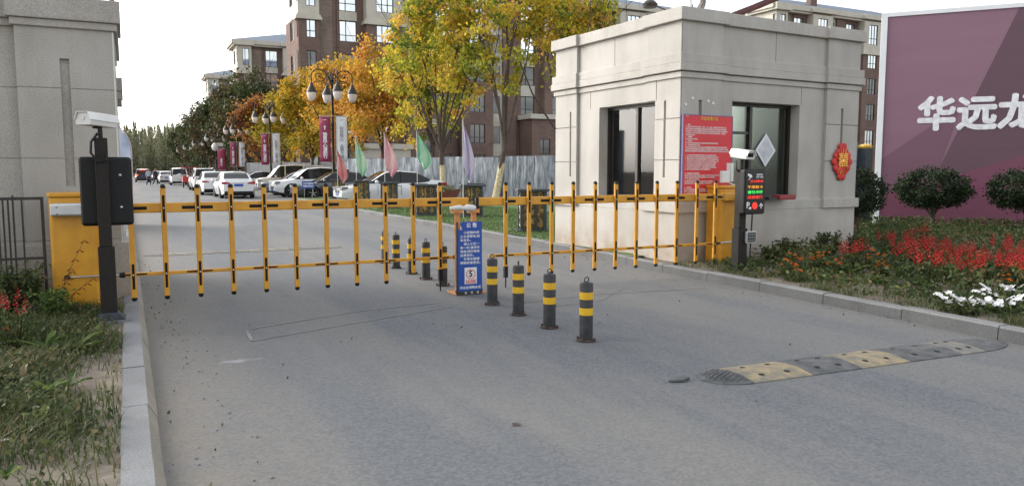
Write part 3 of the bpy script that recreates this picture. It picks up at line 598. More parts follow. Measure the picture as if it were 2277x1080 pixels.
# ============================================================= BARRIERS
def rod(p, q, r, n=10): return MB().tube([p, q], r, n)
def barrier(label, bx0, bx1, by, ay, posts, x_end, side, last2):
    """side=-1: cabinet at the left end; arm runs on y=ay; posts = x positions (world)"""
    ro = thing('barrier_gate', label, 'barrier', (bx0 if side < 0 else bx1, by, .1), 0, 'yellow fence barriers across the gate'); ox, oy, oz = ro.location
    X = lambda x: x - ox; Yy = lambda y: y - oy; Z = lambda z: z - oz
    cab = MB().prism([(X(bx0), 0), (X(bx0) + .03, -.03), (X(bx1) - .05, -.03), (X(bx1), .02), (X(bx1), .32), (X(bx0), .32)], 'z', 0, 1.13).prism([(X(bx0) - .012, -.015), (X(bx0) + .02, -.045), (X(bx1) - .045, -.045), (X(bx1) + .012, .01), (X(bx1) + .012, .33), (X(bx0) - .012, .33)], 'z', 1.135, 1.18)
    cb_ = bevel(cab.build('cabinet', M['yellow'], ro), .012, 3)
    MB().box(X(bx0) - .02, X(bx1) + .02, -.04, .34, -.03, 0).build('base_plate', M['offwhite'], ro)
    x0, x1 = (bx0 + .06, x_end) if side < 0 else (x_end, bx1 - .06)
    # clamp on the cabinet front
    cl = bevel(MB().box(X(bx0 + .02) if side < 0 else X(bx1 - .40), X(bx0 + .40) if side < 0 else X(bx1 - .04), Yy(ay) - .035, Yy(ay) + .06, Z(1.045), Z(1.175)).build('clamp', M['alu'] if side < 0 else M['yellow'], ro), .02, 3)
    if side < 0:
        for u in (.06, .32):
            for z in (1.075, 1.14): MB().lathe([(0, -.012), (.009, -.010), (.011, 0)], 8, (X(bx0 + .02 + u), Yy(ay) - .035, Z(z)), 'y').build('bolt', M['steel'], cl)
    ua, ub = (X(bx0 + .40), X(x1)) if side < 0 else (X(x0), X(bx1 - .40))
    bevel(MB().box(ua, ub, Yy(ay) - .018, Yy(ay) + .03, Z(1.06), Z(1.165)).build('upper_rail', M['yellow'], ro), .012, 2)
    lx0, lx1 = (posts[0] - .10, posts[-1] + .22) if side < 0 else (posts[0] - .22, posts[-1] + .06)
    lr = bevel(MB().box(X(lx0), X(lx1), Yy(ay) - .012, Yy(ay) + .015, Z(.395), Z(.435)).build('lower_rail', M['yellow'], ro), .008, 2)
    for xe in ((lx0, lx1) if side < 0 else (lx1,)):
        MB().lathe([(0, -.035), (.022, -.03), (.03, -.01), (.03, .02), (.0, .03)], 12, (X(xe), Yy(ay), Z(.415)), 'x').build('end_knob', M['black'], lr, 50)
    # horizontal stickers on every second crossing
    for k, p in enumerate(posts):
        if side < 0 and k % 2 == 0 or side > 0 and k % 2 == 0:
            for a, b in ((-.155, -.028), (.028, .155)):
                if p + a < posts[0] - .05: continue
                MB().box(X(p + a), X(p + b), Yy(ay) - .0205, Yy(ay) - .0185, Z(1.094), Z(1.128)).build('sticker', M['sticker'], ro)
            for a, b in ((-.13, -.026), (.026, .13)):
                MB().box(X(p + a), X(p + b), Yy(ay) - .0145, Yy(ay) - .0125, Z(.408), Z(.424)).build('sticker', M['sticker'], lr)
    for k, p in enumerate(posts):
        tip = (k == len(posts) - 1 and side < 0) or (k == 0 and side > 0); short = side < 0 and k == len(posts) - 2
        zb = .34 if tip else (.25 if short else .165); zb = .33 if tip else zb; zt = 1.33
        if tip: zb = .27
        lean = 0 if side < 0 else .012 * (1 if k < 6 else .6)
        pk = MB().box(-.027, .027, -.018, .018, Z(zb), Z(zt)); po = bevel(pk.build('picket', M['yellow'], ro, loc=(X(p), Yy(ay) - .037, 0)), .009, 2)
        MB().lathe([(.027, -.012), (.028, 0), (.026, .014), (.018, .026), (0, .032)], 12, (0, 0, Z(zt))).build('top_cap', M['black'], po, 50)
        if not tip and not short: MB().lathe([(0, -.032), (.018, -.026), (.026, -.014), (.028, 0), (.027, .012)], 12, (0, 0, Z(zb))).build('bottom_cap', M['black'], po, 50)
        MB().box(-.0125, .0125, -.0205, -.0185, Z(.96), Z(1.245)).build('sticker', M['sticker'], po); MB().box(-.0125, .0125, -.0205, -.0185, Z(zb) + (.10 if not tip else .03), Z(.53)).build('sticker', M['sticker'], po)
        MB().lathe([(0, -.006), (.007, -.004), (.008, 0)], 8, (0, -.0205, Z(1.11)), 'y').build('rivet', M['white'], po); MB().lathe([(0, -.006), (.007, -.004), (.008, 0)], 8, (0, -.0205, Z(.415)), 'y').build('rivet', M['white'], po)
        if tip: MB().box(-.024, .024, -.022, .022, Z(.13), Z(.275)).tube([(0, 0, Z(.13)), (0, 0, Z(.01))], .009, 8).lathe([(0, 0), (.014, .008), (.014, .022), (0, .03)], 8, (0, 0, Z(-.02))).build('rest_foot', M['black'], po)
    # steadying rod to the cabinet
    if side < 0:
        rr = rod((X(bx0 + .14), Yy(ay) - .02, Z(.425)), (X(lx0), Yy(ay) - .0, Z(.415)), .011).build('steady_rod', M['steel'], ro); MB().lathe([(0, -.03), (.02, -.025), (.026, 0), (.02, .02), (0, .03)], 12, (X(bx0 + .14), Yy(ay) - .02, Z(.425)), 'x').build('ball_joint', M['black'], rr, 50)
    else:
        rr = rod((X(lx1), Yy(ay), Z(.415)), (X(bx1) - .02, Yy(ay) - .06, Z(.45)), .012).build('steady_rod', M['steel'], ro); MB().tube([(X(lx1) - .02, Yy(ay), Z(.415)), (X(lx1) + .08, Yy(ay) - .01, Z(.42))], [.028, .012], 10).build('ball_joint', M['black'], rr, 50)
    return ro
PL = [0.02, .335, .67, 1.01, 1.36, 1.70, 2.05, 2.40, 2.76, 3.11, 3.46]
barrier('yellow fence-style barrier with cabinet beside the left pillar, arm with eleven pickets', -.72, -.27, 8.97, 8.88, PL, 3.86, -1, 0)
PR = [4.32, 4.66, 5.00, 5.33, 5.68, 6.02, 6.37, 6.72, 7.08, 7.45, 7.80]
barrier('yellow fence-style barrier with cabinet in front of the booth, arm with eleven pickets', 8.02, 8.38, 8.86, 8.77, PR, 3.92, 1, 0)
# number keypad/antenna dish on right cabinet
an = thing('antenna_panel', 'white tilted panel antenna on top of the right barrier cabinet', 'antenna', (8.20, 8.95, 1.28))
bevel(MB().box(-.11, .05, -.03, .03, .04, .22).build('box', M['white'], an), .01); MB().box(.05, .10, -.04, .05, .06, .34, rz=.2).build('plate', M['white'], an); MB().tube([(.03, 0, .06), (.1, 0, .02), (.17, .0, .0)], .012, 6).build('arm', M['white'], an)

# ============================================================= CAMERA / SCREEN POSTS
def cctv(parent, loc, rz, tilt=-.09, L=.34):
    """box camera, lens end towards local +x"""
    b = MB(); pr = [(-.072, -.055), (-.078, -.01), (-.05, .055), (.05, .055), (.078, -.01), (.072, -.055)]
    b.prism(pr, 'x', -L / 2, L / 2); o = bevel(b.build('camera_housing', M['offwhite'], parent, loc=loc, rot=(0, tilt, rz)), .004)
    MB().prism([(-.085, -.008), (-.055, .064), (.055, .064), (.085, -.008), (.080, -.008), (.052, .058), (-.052, .058), (-.080, -.008)], 'x', -L / 2 - .015, L / 2 + .03).build('sun_shield', M['white'], o)
    MB().box(L / 2, L / 2 + .004, -.045, .045, -.025, .03).build('front_glass', M['autoglass'], o)
    MB().lathe([(0, 0), (.016, 0), (.016, .02), (0, .02)], 10, (L / 2 + .0, 0, 0), 'x').build('lens', M['black'], o)
    MB().box(-L / 2 - .006, -L / 2, -.012, .012, -.01, .02).build('gland', M['steel'], o)
    MB().box(-.04, .04, -.02, .02, -.075, -.035).build('bracket', M['pole'], o)
    return o
p1 = thing('camera_post', 'dark post with white camera and screen seen from behind beside left barrier cabinet', 'camera post', (-.19, 7.98, .10), 0)
MB().box(-.13, .17, -.12, .14, -.06, .02).build('concrete_pad', M['kerbdust'], p1)
MB().prism([(-.135, -.10), (.125, -.10), (.125, .14), (-.135, .14)], 'z', .022, .03).add([(-.13, -.095, .03), (.12, -.095, .03), (.12, .135, .03), (-.13, .135, .03), (-.07, -.06, .085), (.065, -.06, .085), (.065, .07, .085), (-.07, .07, .085)], [(0, 1, 5, 4), (1, 2, 6, 5), (2, 3, 7, 6), (3, 0, 4, 7), (4, 5, 6, 7)]).build('base_plate', mat('navy_base', (.03, .035, .055), .5), p1)
bevel(MB().box(-.075, .062, -.06, .075, .08, .70).build('lower_post', M['pole'], p1), .006)
bevel(MB().box(-.062, .045, -.05, .06, .70, 1.70).build('upper_post', M['pole'], p1), .006)
sc_ = bevel(MB().box(-.20, .235, .064, .17, .89, 1.53).build('display_box', M['black'], p1), .03, 3)
for z in (1.06, 1.36): MB().lathe([(0, -.012), (.012, -.008), (.014, 0)], 10, (.135, .064, z), 'y').build('bolt', M['steel'], sc_)
MB().tube([(-.03, -.05, 1.74), (-.085, -.07, 1.66), (-.09, -.09, 1.56), (-.03, -.09, 1.48), (.03, -.07, 1.50), (.035, -.05, 1.56)], .012, 8).build('cable', M['black'], p1, 40)
MB().tube([(-.01, 0, 1.70), (-.01, 0, 1.78)], .02, 8).build('neck', M['pole'], p1)
cctv(p1, (-.03, .03, 1.86), R(54), .03, .36)
p2 = thing('led_sign_post', 'dark post with white camera, lit parking display and keypad beside the booth', 'display post', (7.65, 8.05, .10), 0)
MB().prism([(-.15, -.13), (.15, -.13), (.15, .13), (-.15, .13)], 'z', 0, .02).add([(-.14, -.12, .02), (.14, -.12, .02), (.14, .12, .02), (-.14, .12, .02), (-.09, -.08, .06), (.09, -.08, .06), (.09, .08, .06), (-.09, .08, .06)], [(0, 1, 5, 4), (1, 2, 6, 5), (2, 3, 7, 6), (3, 0, 4, 7), (4, 5, 6, 7)]).build('base_plate', M['pole'], p2)
bevel(MB().box(-.085, .075, -.07, .07, .05, .60).build('lower_post', M['pole'], p2), .006)
bevel(MB().box(-.06, .06, -.05, .06, .60, 1.42).build('upper_post', M['pole'], p2), .006)
sg = bevel(MB().box(-.09, .29, -.17, -.055, .80, 1.425).build('display_box', M['black'], p2), .03, 3)
SX = .095; SY = -.1725
MB().box(-.075, .275, -.1715, -.1705, .815, 1.41).build('display_face', mat('display_face', (.008, .008, .009), .25), sg)
def stx(s, sz, m, x, z, b=.002, wd=None, al='CENTER'): return text('lettering', s, sz, m, sg, (x, SY, z), bold=b, extr=.0008, width=wd, align=al)
stx('高清车牌', .028, M['wtext'], .17, 1.345, .0008); stx('识别一体机', .026, M['wtext'], .17, 1.312, .0008)
stx('2018年09', .048, M['ledr'], .12, 1.255, .0004, .24); stx('不用取卡', .048, M['leda'], SX, 1.175, .0004, .28)
stx('请勿冲杆', .048, M['ledg'], SX, 1.105, .0004, .28); stx('减速慢行', .048, M['ledr'], SX, 1.035, .0004, .28)
stx('P', .12, M['wtext'], -.03, .925, .003)
MB().lathe([(0, -.004), (.045, -.004), (.05, 0)], 24, (.095, SY, .92), 'y').build('red_signal', M['ledr'], sg)
MB().prism([(-.008, -.04), (.008, -.04), (.008, .01), (.03, -.012), (.036, -.002), (0, .04), (-.036, -.002), (-.03, -.012), (-.008, .01)], 'y', SY - .001, SY).build('arrow', M['wtext'], sg, loc=(.21, 0, .92))
MB().box(-.012, .03, SY - .001, SY, .872, .905).build('car_mark', M['wtext'], sg)
MB().prism([(-.04, .005), (-.035, .03), (.03, .012), (.045, -.02), (.01, -.03)], 'y', SY - .001, SY).prism([(-.03, -.06), (-.01, -.035), (.0, -.025), (.01, -.035), (-.01, -.055)], 'y', SY - .001, SY).build('camera_mark', M['wtext'], sg, loc=(-.01, 0, 1.335))
kp = bevel(MB().box(.02, .20, -.115, -.075, .395, .56).build('keypad', M['alu'], p2), .006)
kk = MB().box(.035, .185, -.1175, -.116, .41, .545).build('keypad_face', M['black'], kp)
b = MB()
for i in range(4):
    for j in range(3): b.box(.048 + i * .034, .069 + i * .034, -.1205, -.118, .424 + j * .04, .450 + j * .04)
b.build('keys', mat('keypad_keys', (.25, .28, .28), .5), kp)
cctv(p2, (-.02, -.03, 1.63), R(-95), .12, .34)
MB().tube([(-.08, .02, 1.54), (-.10, .0, 1.44), (-.05, 0, 1.38)], .01, 6).build('cable', M['black'], p2, 40)
MB().tube([(0, 0, 1.42), (0, 0, 1.58)], .022, 8).build('neck', M['pole'], p2)
ls = thing('sign_stand', 'pair of thin dark legs standing behind the lit display by the booth', 'stand', (8.22, 8.65, .1))
MB().tube([(0, 0, 0), (.03, 0, 1.0)], .016, 6).build('leg', M['iron'], ls); MB().tube([(.16, -.05, 0), (.20, -.05, 1.0)], .012, 6).build('leg', M['iron'], ls); MB().box(-.02, .24, -.06, .02, .99, 1.02).build('cross_bar', M['iron'], ls)

# ============================================================= CENTRE SIGN
cs = thing('rest_stand', 'orange forked stand where both barrier arms meet, fixed to the road', 'stand', (3.70, 8.62, 0))
bevel(MB().box(-.20, .20, -.18, .10, 0, .02).build('base_plate', M['orange'], cs), .004)
for x in (-.10, .12):
    MB().box(x - .03, x + .03, -.02, .02, .02, 1.02).build('upright', M['orange'], cs)
    MB().box(x - .07, x + .06, -.04, .04, .985, 1.03).build('cradle', M['orange'], cs)
MB().tube([(-.20, -.01, 1.045), (-.08, -.03, 1.055), (-.02, -.02, 1.045), (.03, -.03, 1.05), (.1, -.03, 1.045), (.13, -.02, 1.05)], [.022, .033, .024, .045, .04, .025], 10).build('cloth_wrap', M['offwhite'], cs, 60)
MB().tube([(.18, .02, .95), (.18, .02, 1.17)], .022, 8).build('pin', M['pole'], cs)
for x in (-.17, .16):
    for y in (-.14,): MB().lathe([(.018, 0), (.018, .03), (.008, .032), (.008, .06), (0, .062)], 6, (x, y, .02)).build('anchor_bolt', M['black'], cs)
bs = thing('blue_notice_sign', 'narrow blue notice sign with white writing and speed limit between the barrier arms', 'sign', (3.675, 8.40, .05))
SW, SH = .315, .84
MB().prism([(-SW / 2, 0), (SW / 2, 0), (SW / 2, SH), (-SW / 2 + .06, SH), (-SW / 2 + .03, SH - .02), (-SW / 2 + .06, SH - .10), (-SW / 2, SH - .09)], 'y', 0, .012).build('panel', M['blue'], bs)
MB().box(-SW / 2 - .02, -SW / 2, -.002, .03, -.02, SH).build('side_frame', M['iron'], bs); MB().box(-SW / 2 - .02, SW / 2, .0, .03, -.04, -.002).build('bottom_frame', M['iron'], bs)
for x in (-.06, .02, .10): MB().box(x - .012, x + .012, -.002, .01, -.035, -.01).build('bracket', M['alu'], bs)
text('title_print', '公 告', .062, M['wtext'], bs, (.02, -.003, SH - .045), bold=.0018)
text('notice_print', '    小区院内禁\n止主道停车,刮\n车自负。\n    进入小区一\n车一杆,请停车\n等候,闯杆砸车\n后果自负。\n    外来车辆请\n到保安室登记。', .036, M['wtext'], bs, (-.132, -.003, SH - .315), bold=.0007, align='LEFT', line=1.27, width=.265)
wp = MB().box(-.075, .085, -.004, -.001, .085, .285).build('speed_limit_panel', M['white'], bs)
rg = MB(); rg.lathe([(.052, -.002), (.06, -.002), (.06, 0), (.052, 0), (.052, -.002)], 32, (.005, -.0045, .205), 'y', cap=False); rg.build('speed_ring', M['red'], wp)
text('speed_number', '5', .105, M['black'], wp, (.005, -.0055, .205), bold=.003)
MB().box(-.06, .07, -.006, -.0045, .095, .135).build('red_strip', M['red'], wp); text('strip_print', '限速5KM', .031, M['redtext'], wp, (.005, -.0075, .115), bold=.0006)
text('company_print', '华远龙湾物业宣', .036, M['wtext'], bs, (.0, -.003, .04), bold=.0008, width=.28)

# ============================================================= BOLLARDS
bo = thing('bollard', 'dark bollard with two yellow bands nearest the camera', 'bollard', (3.58, 5.63, 0), 0, 'black and yellow bollards down the road centre')
MB().lathe([(.060, 0), (.060, .505), (.052, .52), (0, .525)], 28).build('post', M['bollard'], bo, 50)
for z in (.235, .375): MB().lathe([(.0603, 0), (.0618, .001), (.0618, .064), (.0603, .065)], 28, (0, 0, z)).build('yellow_band', M['bollard_y'], bo, 50)
MB().lathe([(.0, .004), (.088, .004), (.090, .010), (.065, .013), (.06, .017)], 20).build('flange', M['rust'], bo, 50)
for k in range(4):
    t = k * math.pi / 2 + .6; MB().lathe([(.012, 0), (.012, .018), (0, .02)], 6, (.08 * math.cos(t), .08 * math.sin(t), .014)).build('anchor_bolt', M['rust'], bo)
MB().tube([(.022 * math.cos(t), 0, .548 + .022 * math.sin(t)) for t in [k * math.pi / 7 for k in range(15)]], .005, 6, False).build('lifting_ring', M['iron'], bo)
BL = [(3.57, 6.27, 'second bollard from the camera, black with two yellow bands'), (3.60, 6.98, 'third bollard from the camera, standing in front of the right arm'), (3.62, 7.66, 'fourth bollard from the camera, just right of the blue notice sign'),
      (3.65, 9.24, 'bollard just beyond and left of the blue notice sign, under the arm tip'), (3.66, 9.90, 'second bollard beyond the blue notice sign behind the left arm'), (3.67, 10.53, 'third bollard beyond the blue sign, behind the second last picket'),
      (3.67, 11.25, 'second farthest bollard, black and yellow behind left arm'), (3.72, 11.98, 'farthest bollard of the row, half hidden by a yellow picket')]
for k, (x, y, l) in enumerate(BL): dup(bo, (x, y, 0), k * 1.3, l)

# ============================================================= SPEED BUMPS
def speed_bump(label, P0, P1, wd, ht, segs, loc_z=.0):
    P0, P1 = Vector(P0), Vector(P1); D = P1 - P0; L = D.length; ang = math.atan2(D.y, D.x)
    ro = thing('speed_bump', label, 'speed bump', (P0.x, P0.y, loc_z), ang)
    pr = [(-wd / 2, 0), (-wd / 2, .007), (-wd * .38, ht * .5), (-wd * .18, ht * .93), (0, ht), (wd * .18, ht * .93), (wd * .38, ht * .5), (wd / 2, .007), (wd / 2, 0)]
    u = 0
    for k, (l, m) in enumerate(segs):
        mb = MB(); a, b = u * L + .004, (u + l) * L - .004
        if k in (0, len(segs) - 1):      # rounded end cap
            n = 8; vs = []; fs = []
            for i in range(n + 1):
                t = i / n; e = math.sqrt(max(0, 1 - (1 - t) ** 2)) if k == 0 else math.sqrt(max(0, 1 - t ** 2)); x = a + (b - a) * t; e = max(e, .02)
                vs += [(x, y_ * e, z_ * (.25 + .75 * e)) for y_, z_ in pr]
            q = len(pr)
            for i in range(n): fs += [(i * q + j, (i + 1) * q + j, (i + 1) * q + j + 1, i * q + j + 1) for j in range(q - 1)]
            mb.add(vs, fs)
        else: mb.prism(pr, 'x', a, b)
        sg_ = mb.build('end_cap' if k in (0, len(segs) - 1) else 'segment', m, ro, 35)
        if k not in (0, len(segs) - 1):
            for i in range(2):
                for j in (-1, 1): MB().lathe([(0, .001), (.02, .002), (.024, .0)], 10, (a + (b - a) * (.28 + .44 * i), j * wd * .24, ht * .84)).build('bolt_hole', M['black'], sg_)
        u += l
    return ro
g1, y1_ = M['rubber_g'], M['rubber_y']; rd_ = mat('dusty_rubber', (.20, .19, .165), .95, c2=(.14, .138, .135), sc=9, bump=.6, bsc=60, det=7); rd2_ = mat('dusty_pale_rubber', (.26, .235, .18), .95, c2=(.17, .165, .155), sc=9, bump=.6, bsc=60, det=7)
sb_ = speed_bump('low worn yellow and grey rubber speed bump in the near right lane', (3.62, 4.16, 0), (6.84, 3.95, 0), .42, .030, [(.095, g1), (.17, y1_), (.15, g1), (.16, y1_), (.185, g1), (.09, rd_), (.15, g1)])
cap_ = [c for c in ALLCH(sb_) if c.name.startswith('end_cap')][0]; q = MB()
for i in range(7):
    for j in range(8):
        u_, v_ = .06 + i * .036, -.15 + j * .043 + (i % 2) * .02
        e_ = math.sqrt(max(0, 1 - (1 - u_ / .30) ** 2)) * .205
        if abs(v_) < e_ - .02: zz_ = .036 * (1 - (v_ / .23) ** 2) * (.35 + .65 * e_ / .21); q.tube([(u_ - .014, v_ - .016, zz_ - .003), (u_, v_, zz_ + .003), (u_ + .014, v_ + .016, zz_ - .003)], .004, 4)
q.build('tread', M['rubber_g'], cap_)
speed_bump('thin dusty rubber speed bump across the lane beyond the left barrier', (.2, 14.9, 0), (3.75, 14.9, 0), .34, .03, [(.08, rd_), (.21, rd2_), (.21, rd_), (.21, rd2_), (.21, rd_), (.08, rd2_)])
tag(MB().prism([(0, 0), (.1, -.04), (.19, 0), (.15, .05), (.05, .04)], 'z', .004, .02).build('rubber_scrap', M['rubber_g'], loc=(3.38, 4.22, 0)), 'dark torn rubber scrap lying left of the near speed bump', 'scrap')

# ============================================================= BILLBOARD
bb = thing('billboard', 'huge plum-coloured billboard with big white Chinese letters at the right', 'billboard', (17.43, 13.33, 0), math.atan2(-2.47, 1.97))
BW, BH = 8.5, 5.38
MB().box(0, BW, 0, .25, .1, BH).build('panel', M['purple'], bb)
MB().box(-.14, 0, -.03, .27, .05, BH + .10).box(0, BW, -.03, .27, BH, BH + .10).build('white_edge', M['bannerw'], bb)
A2 = .004
MB().add([(2.82, -A2, BH), (BW, -A2, BH), (BW, -A2, 3.1), (1.66, -A2, 1.38), (1.26, -A2, 1.42)], [(0, 1, 2, 3, 4)]).build('dark_facet', M['plum_d'], bb)
MB().add([(0, -A2 * 1.2, 1.80), (1.72, -A2 * 1.2, 3.10), (1.26, -A2 * 1.2, 1.42), (1.66, -A2 * 1.2, 1.38), (0, -A2 * 1.2, .90)], [(0, 1, 2), (0, 2, 3, 4)]).build('mid_facet', mat('billboard_mid', (.165, .078, .115), .6, sc=.5, amt=.1, bump=.5, bsc=1.6, stretch=(.4, 1, 3)), bb)
MB().add([(0, -A2 * 1.6, .1), (BW, -A2 * 1.6, .1), (BW, -A2 * 1.6, 3.5), (3.1, -A2 * 1.6, 1.88), (1.66, -A2 * 1.6, 1.38), (0, -A2 * 1.6, .88)], [(0, 1, 2, 3, 4, 5)]).build('magenta_facet', M['plum_m'], bb)
text('big_lettering', '华远龙湾', .87, M['letter'], bb, (.76, -.014, 2.86), bold=.034, align='LEFT', extr=.004)
MB().add([(3.55, -.012, 1.95), (4.2, -.012, 1.95), (4.2, -.012, 2.5), (3.9, -.012, 2.45)], [(0, 1, 2, 3)]).build('white_mark', M['letter'], bb)

# ============================================================= BUILDINGS
def window(par, O, U, N, u0, u1, v0, v1, dep, m=None, mull=1, tr=True, ac=False):
    O, U, N = Vector(O), Vector(U), Vector(N)
    def bx(mbx, a, b, c, d, d0, d1):
        P = [O + U * u + Vector((0, 0, v)) - N * d_ for d_ in (d0, d1) for v in (c, d) for u in (a, b)]
        mbx.add(P, [(0, 1, 3, 2), (4, 6, 7, 5), (0, 4, 5, 1), (2, 3, 7, 6), (0, 2, 6, 4), (1, 5, 7, 3)])
    f = MB(); t = .07; d0, d1 = dep - .10, dep - .03
    bx(f, u0, u1, v1 - t, v1, d0, d1); bx(f, u0, u1, v0, v0 + t, d0, d1); bx(f, u0, u0 + t, v0, v1, d0, d1); bx(f, u1 - t, u1, v0, v1, d0, d1)
    for k in range(mull):
        x = u0 + (u1 - u0) * (.38 if mull == 1 else (k + 1) / (mull + 1)); bx(f, x - .035, x + .035, v0 + t, v1 - t, d0 + .002, d1)
    if tr: bx(f, u0 + t, u1 - t, v0 + (v1 - v0) * .3, v0 + (v1 - v0) * .3 + .06, d0 + .002, d1)
    fr = f.build('window', M['frame'], par)
    p = MB(); bx(p, u0 + .02, u1 - .02, v0 + .02, v1 - .02, dep - .05, dep - .01); p.build('pane', m or M['pane'], fr)
    return fr
SILL = [1.2, 4.4, 7.6, 10.8, 14.0, 17.3]
def apartment(label, X0, Y0, length, depth, lo=0, seed=1, side=True):
    r = random.Random(seed); ro = thing('apartment_building', label, 'apartment building', (X0, Y0, 0)); HB = 16.0; HT = 19.7; deep = depth; depth = 5.2
    front = []; side_r = []; wb, wc, wl = MB(), MB(), MB(); cr = MB(); U = (1, 0, 0); N = (0, -1, 0)
    def face(mbx, u0, u1, z0, z1, yo, wins):
        mbx.relief((u0, yo, z0), U, (0, 0, 1), N, u1 - u0, z1 - z0, [(a - u0, b - u0, c - z0, d - z0, .18) for a, b, c, d in wins if c >= z0 - .01 and d <= z1 + .01])
    def col(u0, u1, yo, ws, brick_=True, top=True, mull=1, pan=None, kinds=None):
        """vertical strip with windows ws=(a,b)"""
        wins = []
        if ws:
            for k, s in enumerate(SILL):
                if k < lo: continue
                h = 2.0 if k < 5 else 2.4; s2 = s if k < 5 else 16.9; wins.append((ws[0], ws[1], s2, s2 + h))
        face(wb, u0, u1, 0, HB, yo, wins); face(wc if top else wb, u0, u1, HB, HT, yo, wins)
        for a, b, c, d in wins:
            pane = M['pane'] if c > 12 or r.random() < .25 else M['pane_d']
            window(ro, (0, yo, 0), U, N, a, b, c, d, .18, pane, mull)
        if pan and ws:
            for k in pan: cr.box(ws[0] - .02, ws[1] + .02, yo - .04, yo - .004, SILL[k] + 2.02, SILL[k + 1] - .02 if k < 4 else 16.88)
    u = 0
    # corner bay
    col(0, 2.0, -.9, (.75, 1.65), mull=1); wb.box(1.99, 2.0, -.9, 0, 0, HB); wc.box(1.99, 2.0, -.9, 0, HB, HT)
    cr.box(-.25, 2.2, -1.15, .1, HB - .35, HB - .1).box(-.15, 2.1, -1.05, .1, HB - .1, HB + .12)
    wc.build('cream_wall', M['cream'], ro); wc = MB(); cr.build('window_ledge', M['cream'], ro); cr = MB()
    face(wl, 2.0, 3.4, 0, HT, 0, []); u = 3.4
    MB().tube([(3.9, -.08, 1), (3.9, -.08, HT)], .07, 6).build('downpipe', M['brick'], ro)
    while u < length - 4:
        col(u, u + 3.1, 0, (u + .7, u + 2.4), top=False, pan=(0, 1, 2, 3, 4) if u > 14 else (4,)); u += 3.1
        if u > length - 5: break
        bw = 3.7; col(u, u + bw, -1.0, (u + 1.0, u + 2.75), mull=2)
        wb.box(u, u + .01, -1.0, 0, 0, HB).box(u + bw - .01, u + bw, -1.0, 0, 0, HB); wc.box(u, u + .01, -1.0, 0, HB, HT).box(u + bw - .01, u + bw, -1.0, 0, HB, HT)
        cr.box(u - .25, u + bw + .25, -1.25, .1, HB - .35, HB - .1).box(u - .12, u + bw + .12, -1.12, .1, HB - .1, HB + .12); cr.box(u - .3, u + bw + .3, -1.35, .2, HT + .2, HT + .7); u += bw; wc.build('cream_wall', M['cream'], ro); wc = MB(); cr.build('window_ledge', M['cream'], ro); cr = MB()
        face(wc, u, u + 1.5, 0, HT, -.1, [(u + .25, u + 1.25, s, s + 1.9) for s in SILL[lo:]])
        MB().box(u + .25, u + 1.25, -.02, .04, SILL[lo], 19.2).build('balcony_glazing', M['pane_d'], ro)
        for s in SILL[lo:]: MB().box(u, u + 1.5, -.16, -.104, s - .9, s - .75).build('balcony_ledge', M['cream'], ro)
        wc.build('cream_wall', M['cream'], ro); wc = MB()
        u += 1.5
        face(wb, u, u + 1.6, 0, HT, -.35, []); wb.box(u, u + .01, -.35, 0, 0, HT).box(u + 1.59, u + 1.6, -.35, 0, 0, HT); u += 1.6
    face(wb, u, length, 0, HT, 0, [])
    # side wall towards the road
    wins = [(depth - 3.0, depth - 1.5, s, s + 1.9) for s in SILL[lo:]] + [(depth + .3, depth + .85, s, s + 2.0) for s in SILL[lo:]]
    def sface(mbx, z0, z1): mbx.relief((0, depth, z0), (0, -1, 0), (0, 0, 1), (-1, 0, 0), depth + .9, z1 - z0, [(a, b, c - z0, d - z0, .15) for a, b, c, d in wins if c >= z0 and d <= z1])
    sface(wb, 0, HB); sface(wc, HB, HT)
    for a, b, c, d in wins: window(ro, (0, depth, 0), (0, -1, 0), (-1, 0, 0), a, b, c, d, .15, M['pane_d'], 1, False)
    wb.box(length - .01, length, 0, depth, 0, HT).box(0, length, depth - .01, depth, 0, HT)
    wb.box(3.2, length - 1, depth + .01, deep, 0, HT)
    wb.build('brick_wall', M['brick'], ro); wc.build('cream_wall', M['cream'], ro); wl.build('weathered_wall', M['brick_l'], ro)
    cr.box(-.5, length + .5, -.7, depth + .5, HT, HT + .25).box(-.7, length + .7, -.95, depth + .7, HT + .25, HT + .85).box(-.45, 2.3, -1.4, .0, HT + .001, HT + .80)
    cr.build('cornice', M['cream'], ro)
    e = .85; rt = HT + 3.4
    MB().add([(-.5, -.8, HT + e), (length + .5, -.8, HT + e), (length + .5, deep + .5, HT + e), (1.6, deep + .5, HT + e), (8, deep * .55, rt), (length - 6, deep * .55, rt)], [(0, 1, 5, 4), (1, 2, 5), (2, 3, 4, 5), (3, 0, 4)]).build('roof', M['roof'], ro)
    for k in range(int(length // 18)): 
        cx = 9 + k * 18; ch = MB().box(cx, cx + 1.2, 1.8, 2.6, HT + .9, HT + 3.0).box(cx - .15, cx + 1.35, 1.65, 2.75, HT + 3.0, HT + 3.2).build('chimney', M['brick'], ro)
    return ro
apartment('large brown brick apartment block behind the yellow trees, nearest to the gate', 14.9, 74.7, 48.5, 13, 0, 3)
apartment('second brown brick apartment block along the road with blue-grey roof', 15.1, 119.4, 30, 13, 2, 5)
apartment('farthest and smallest brown brick apartment block with cream top floor', 15.1, 163.9, 26, 13, 2, 6)
apartment('brick and cream apartment block rising behind the booth and billboard', 75.3, 74.7, 34, 13, 0, 9).scale = (1, 1, 1.12)
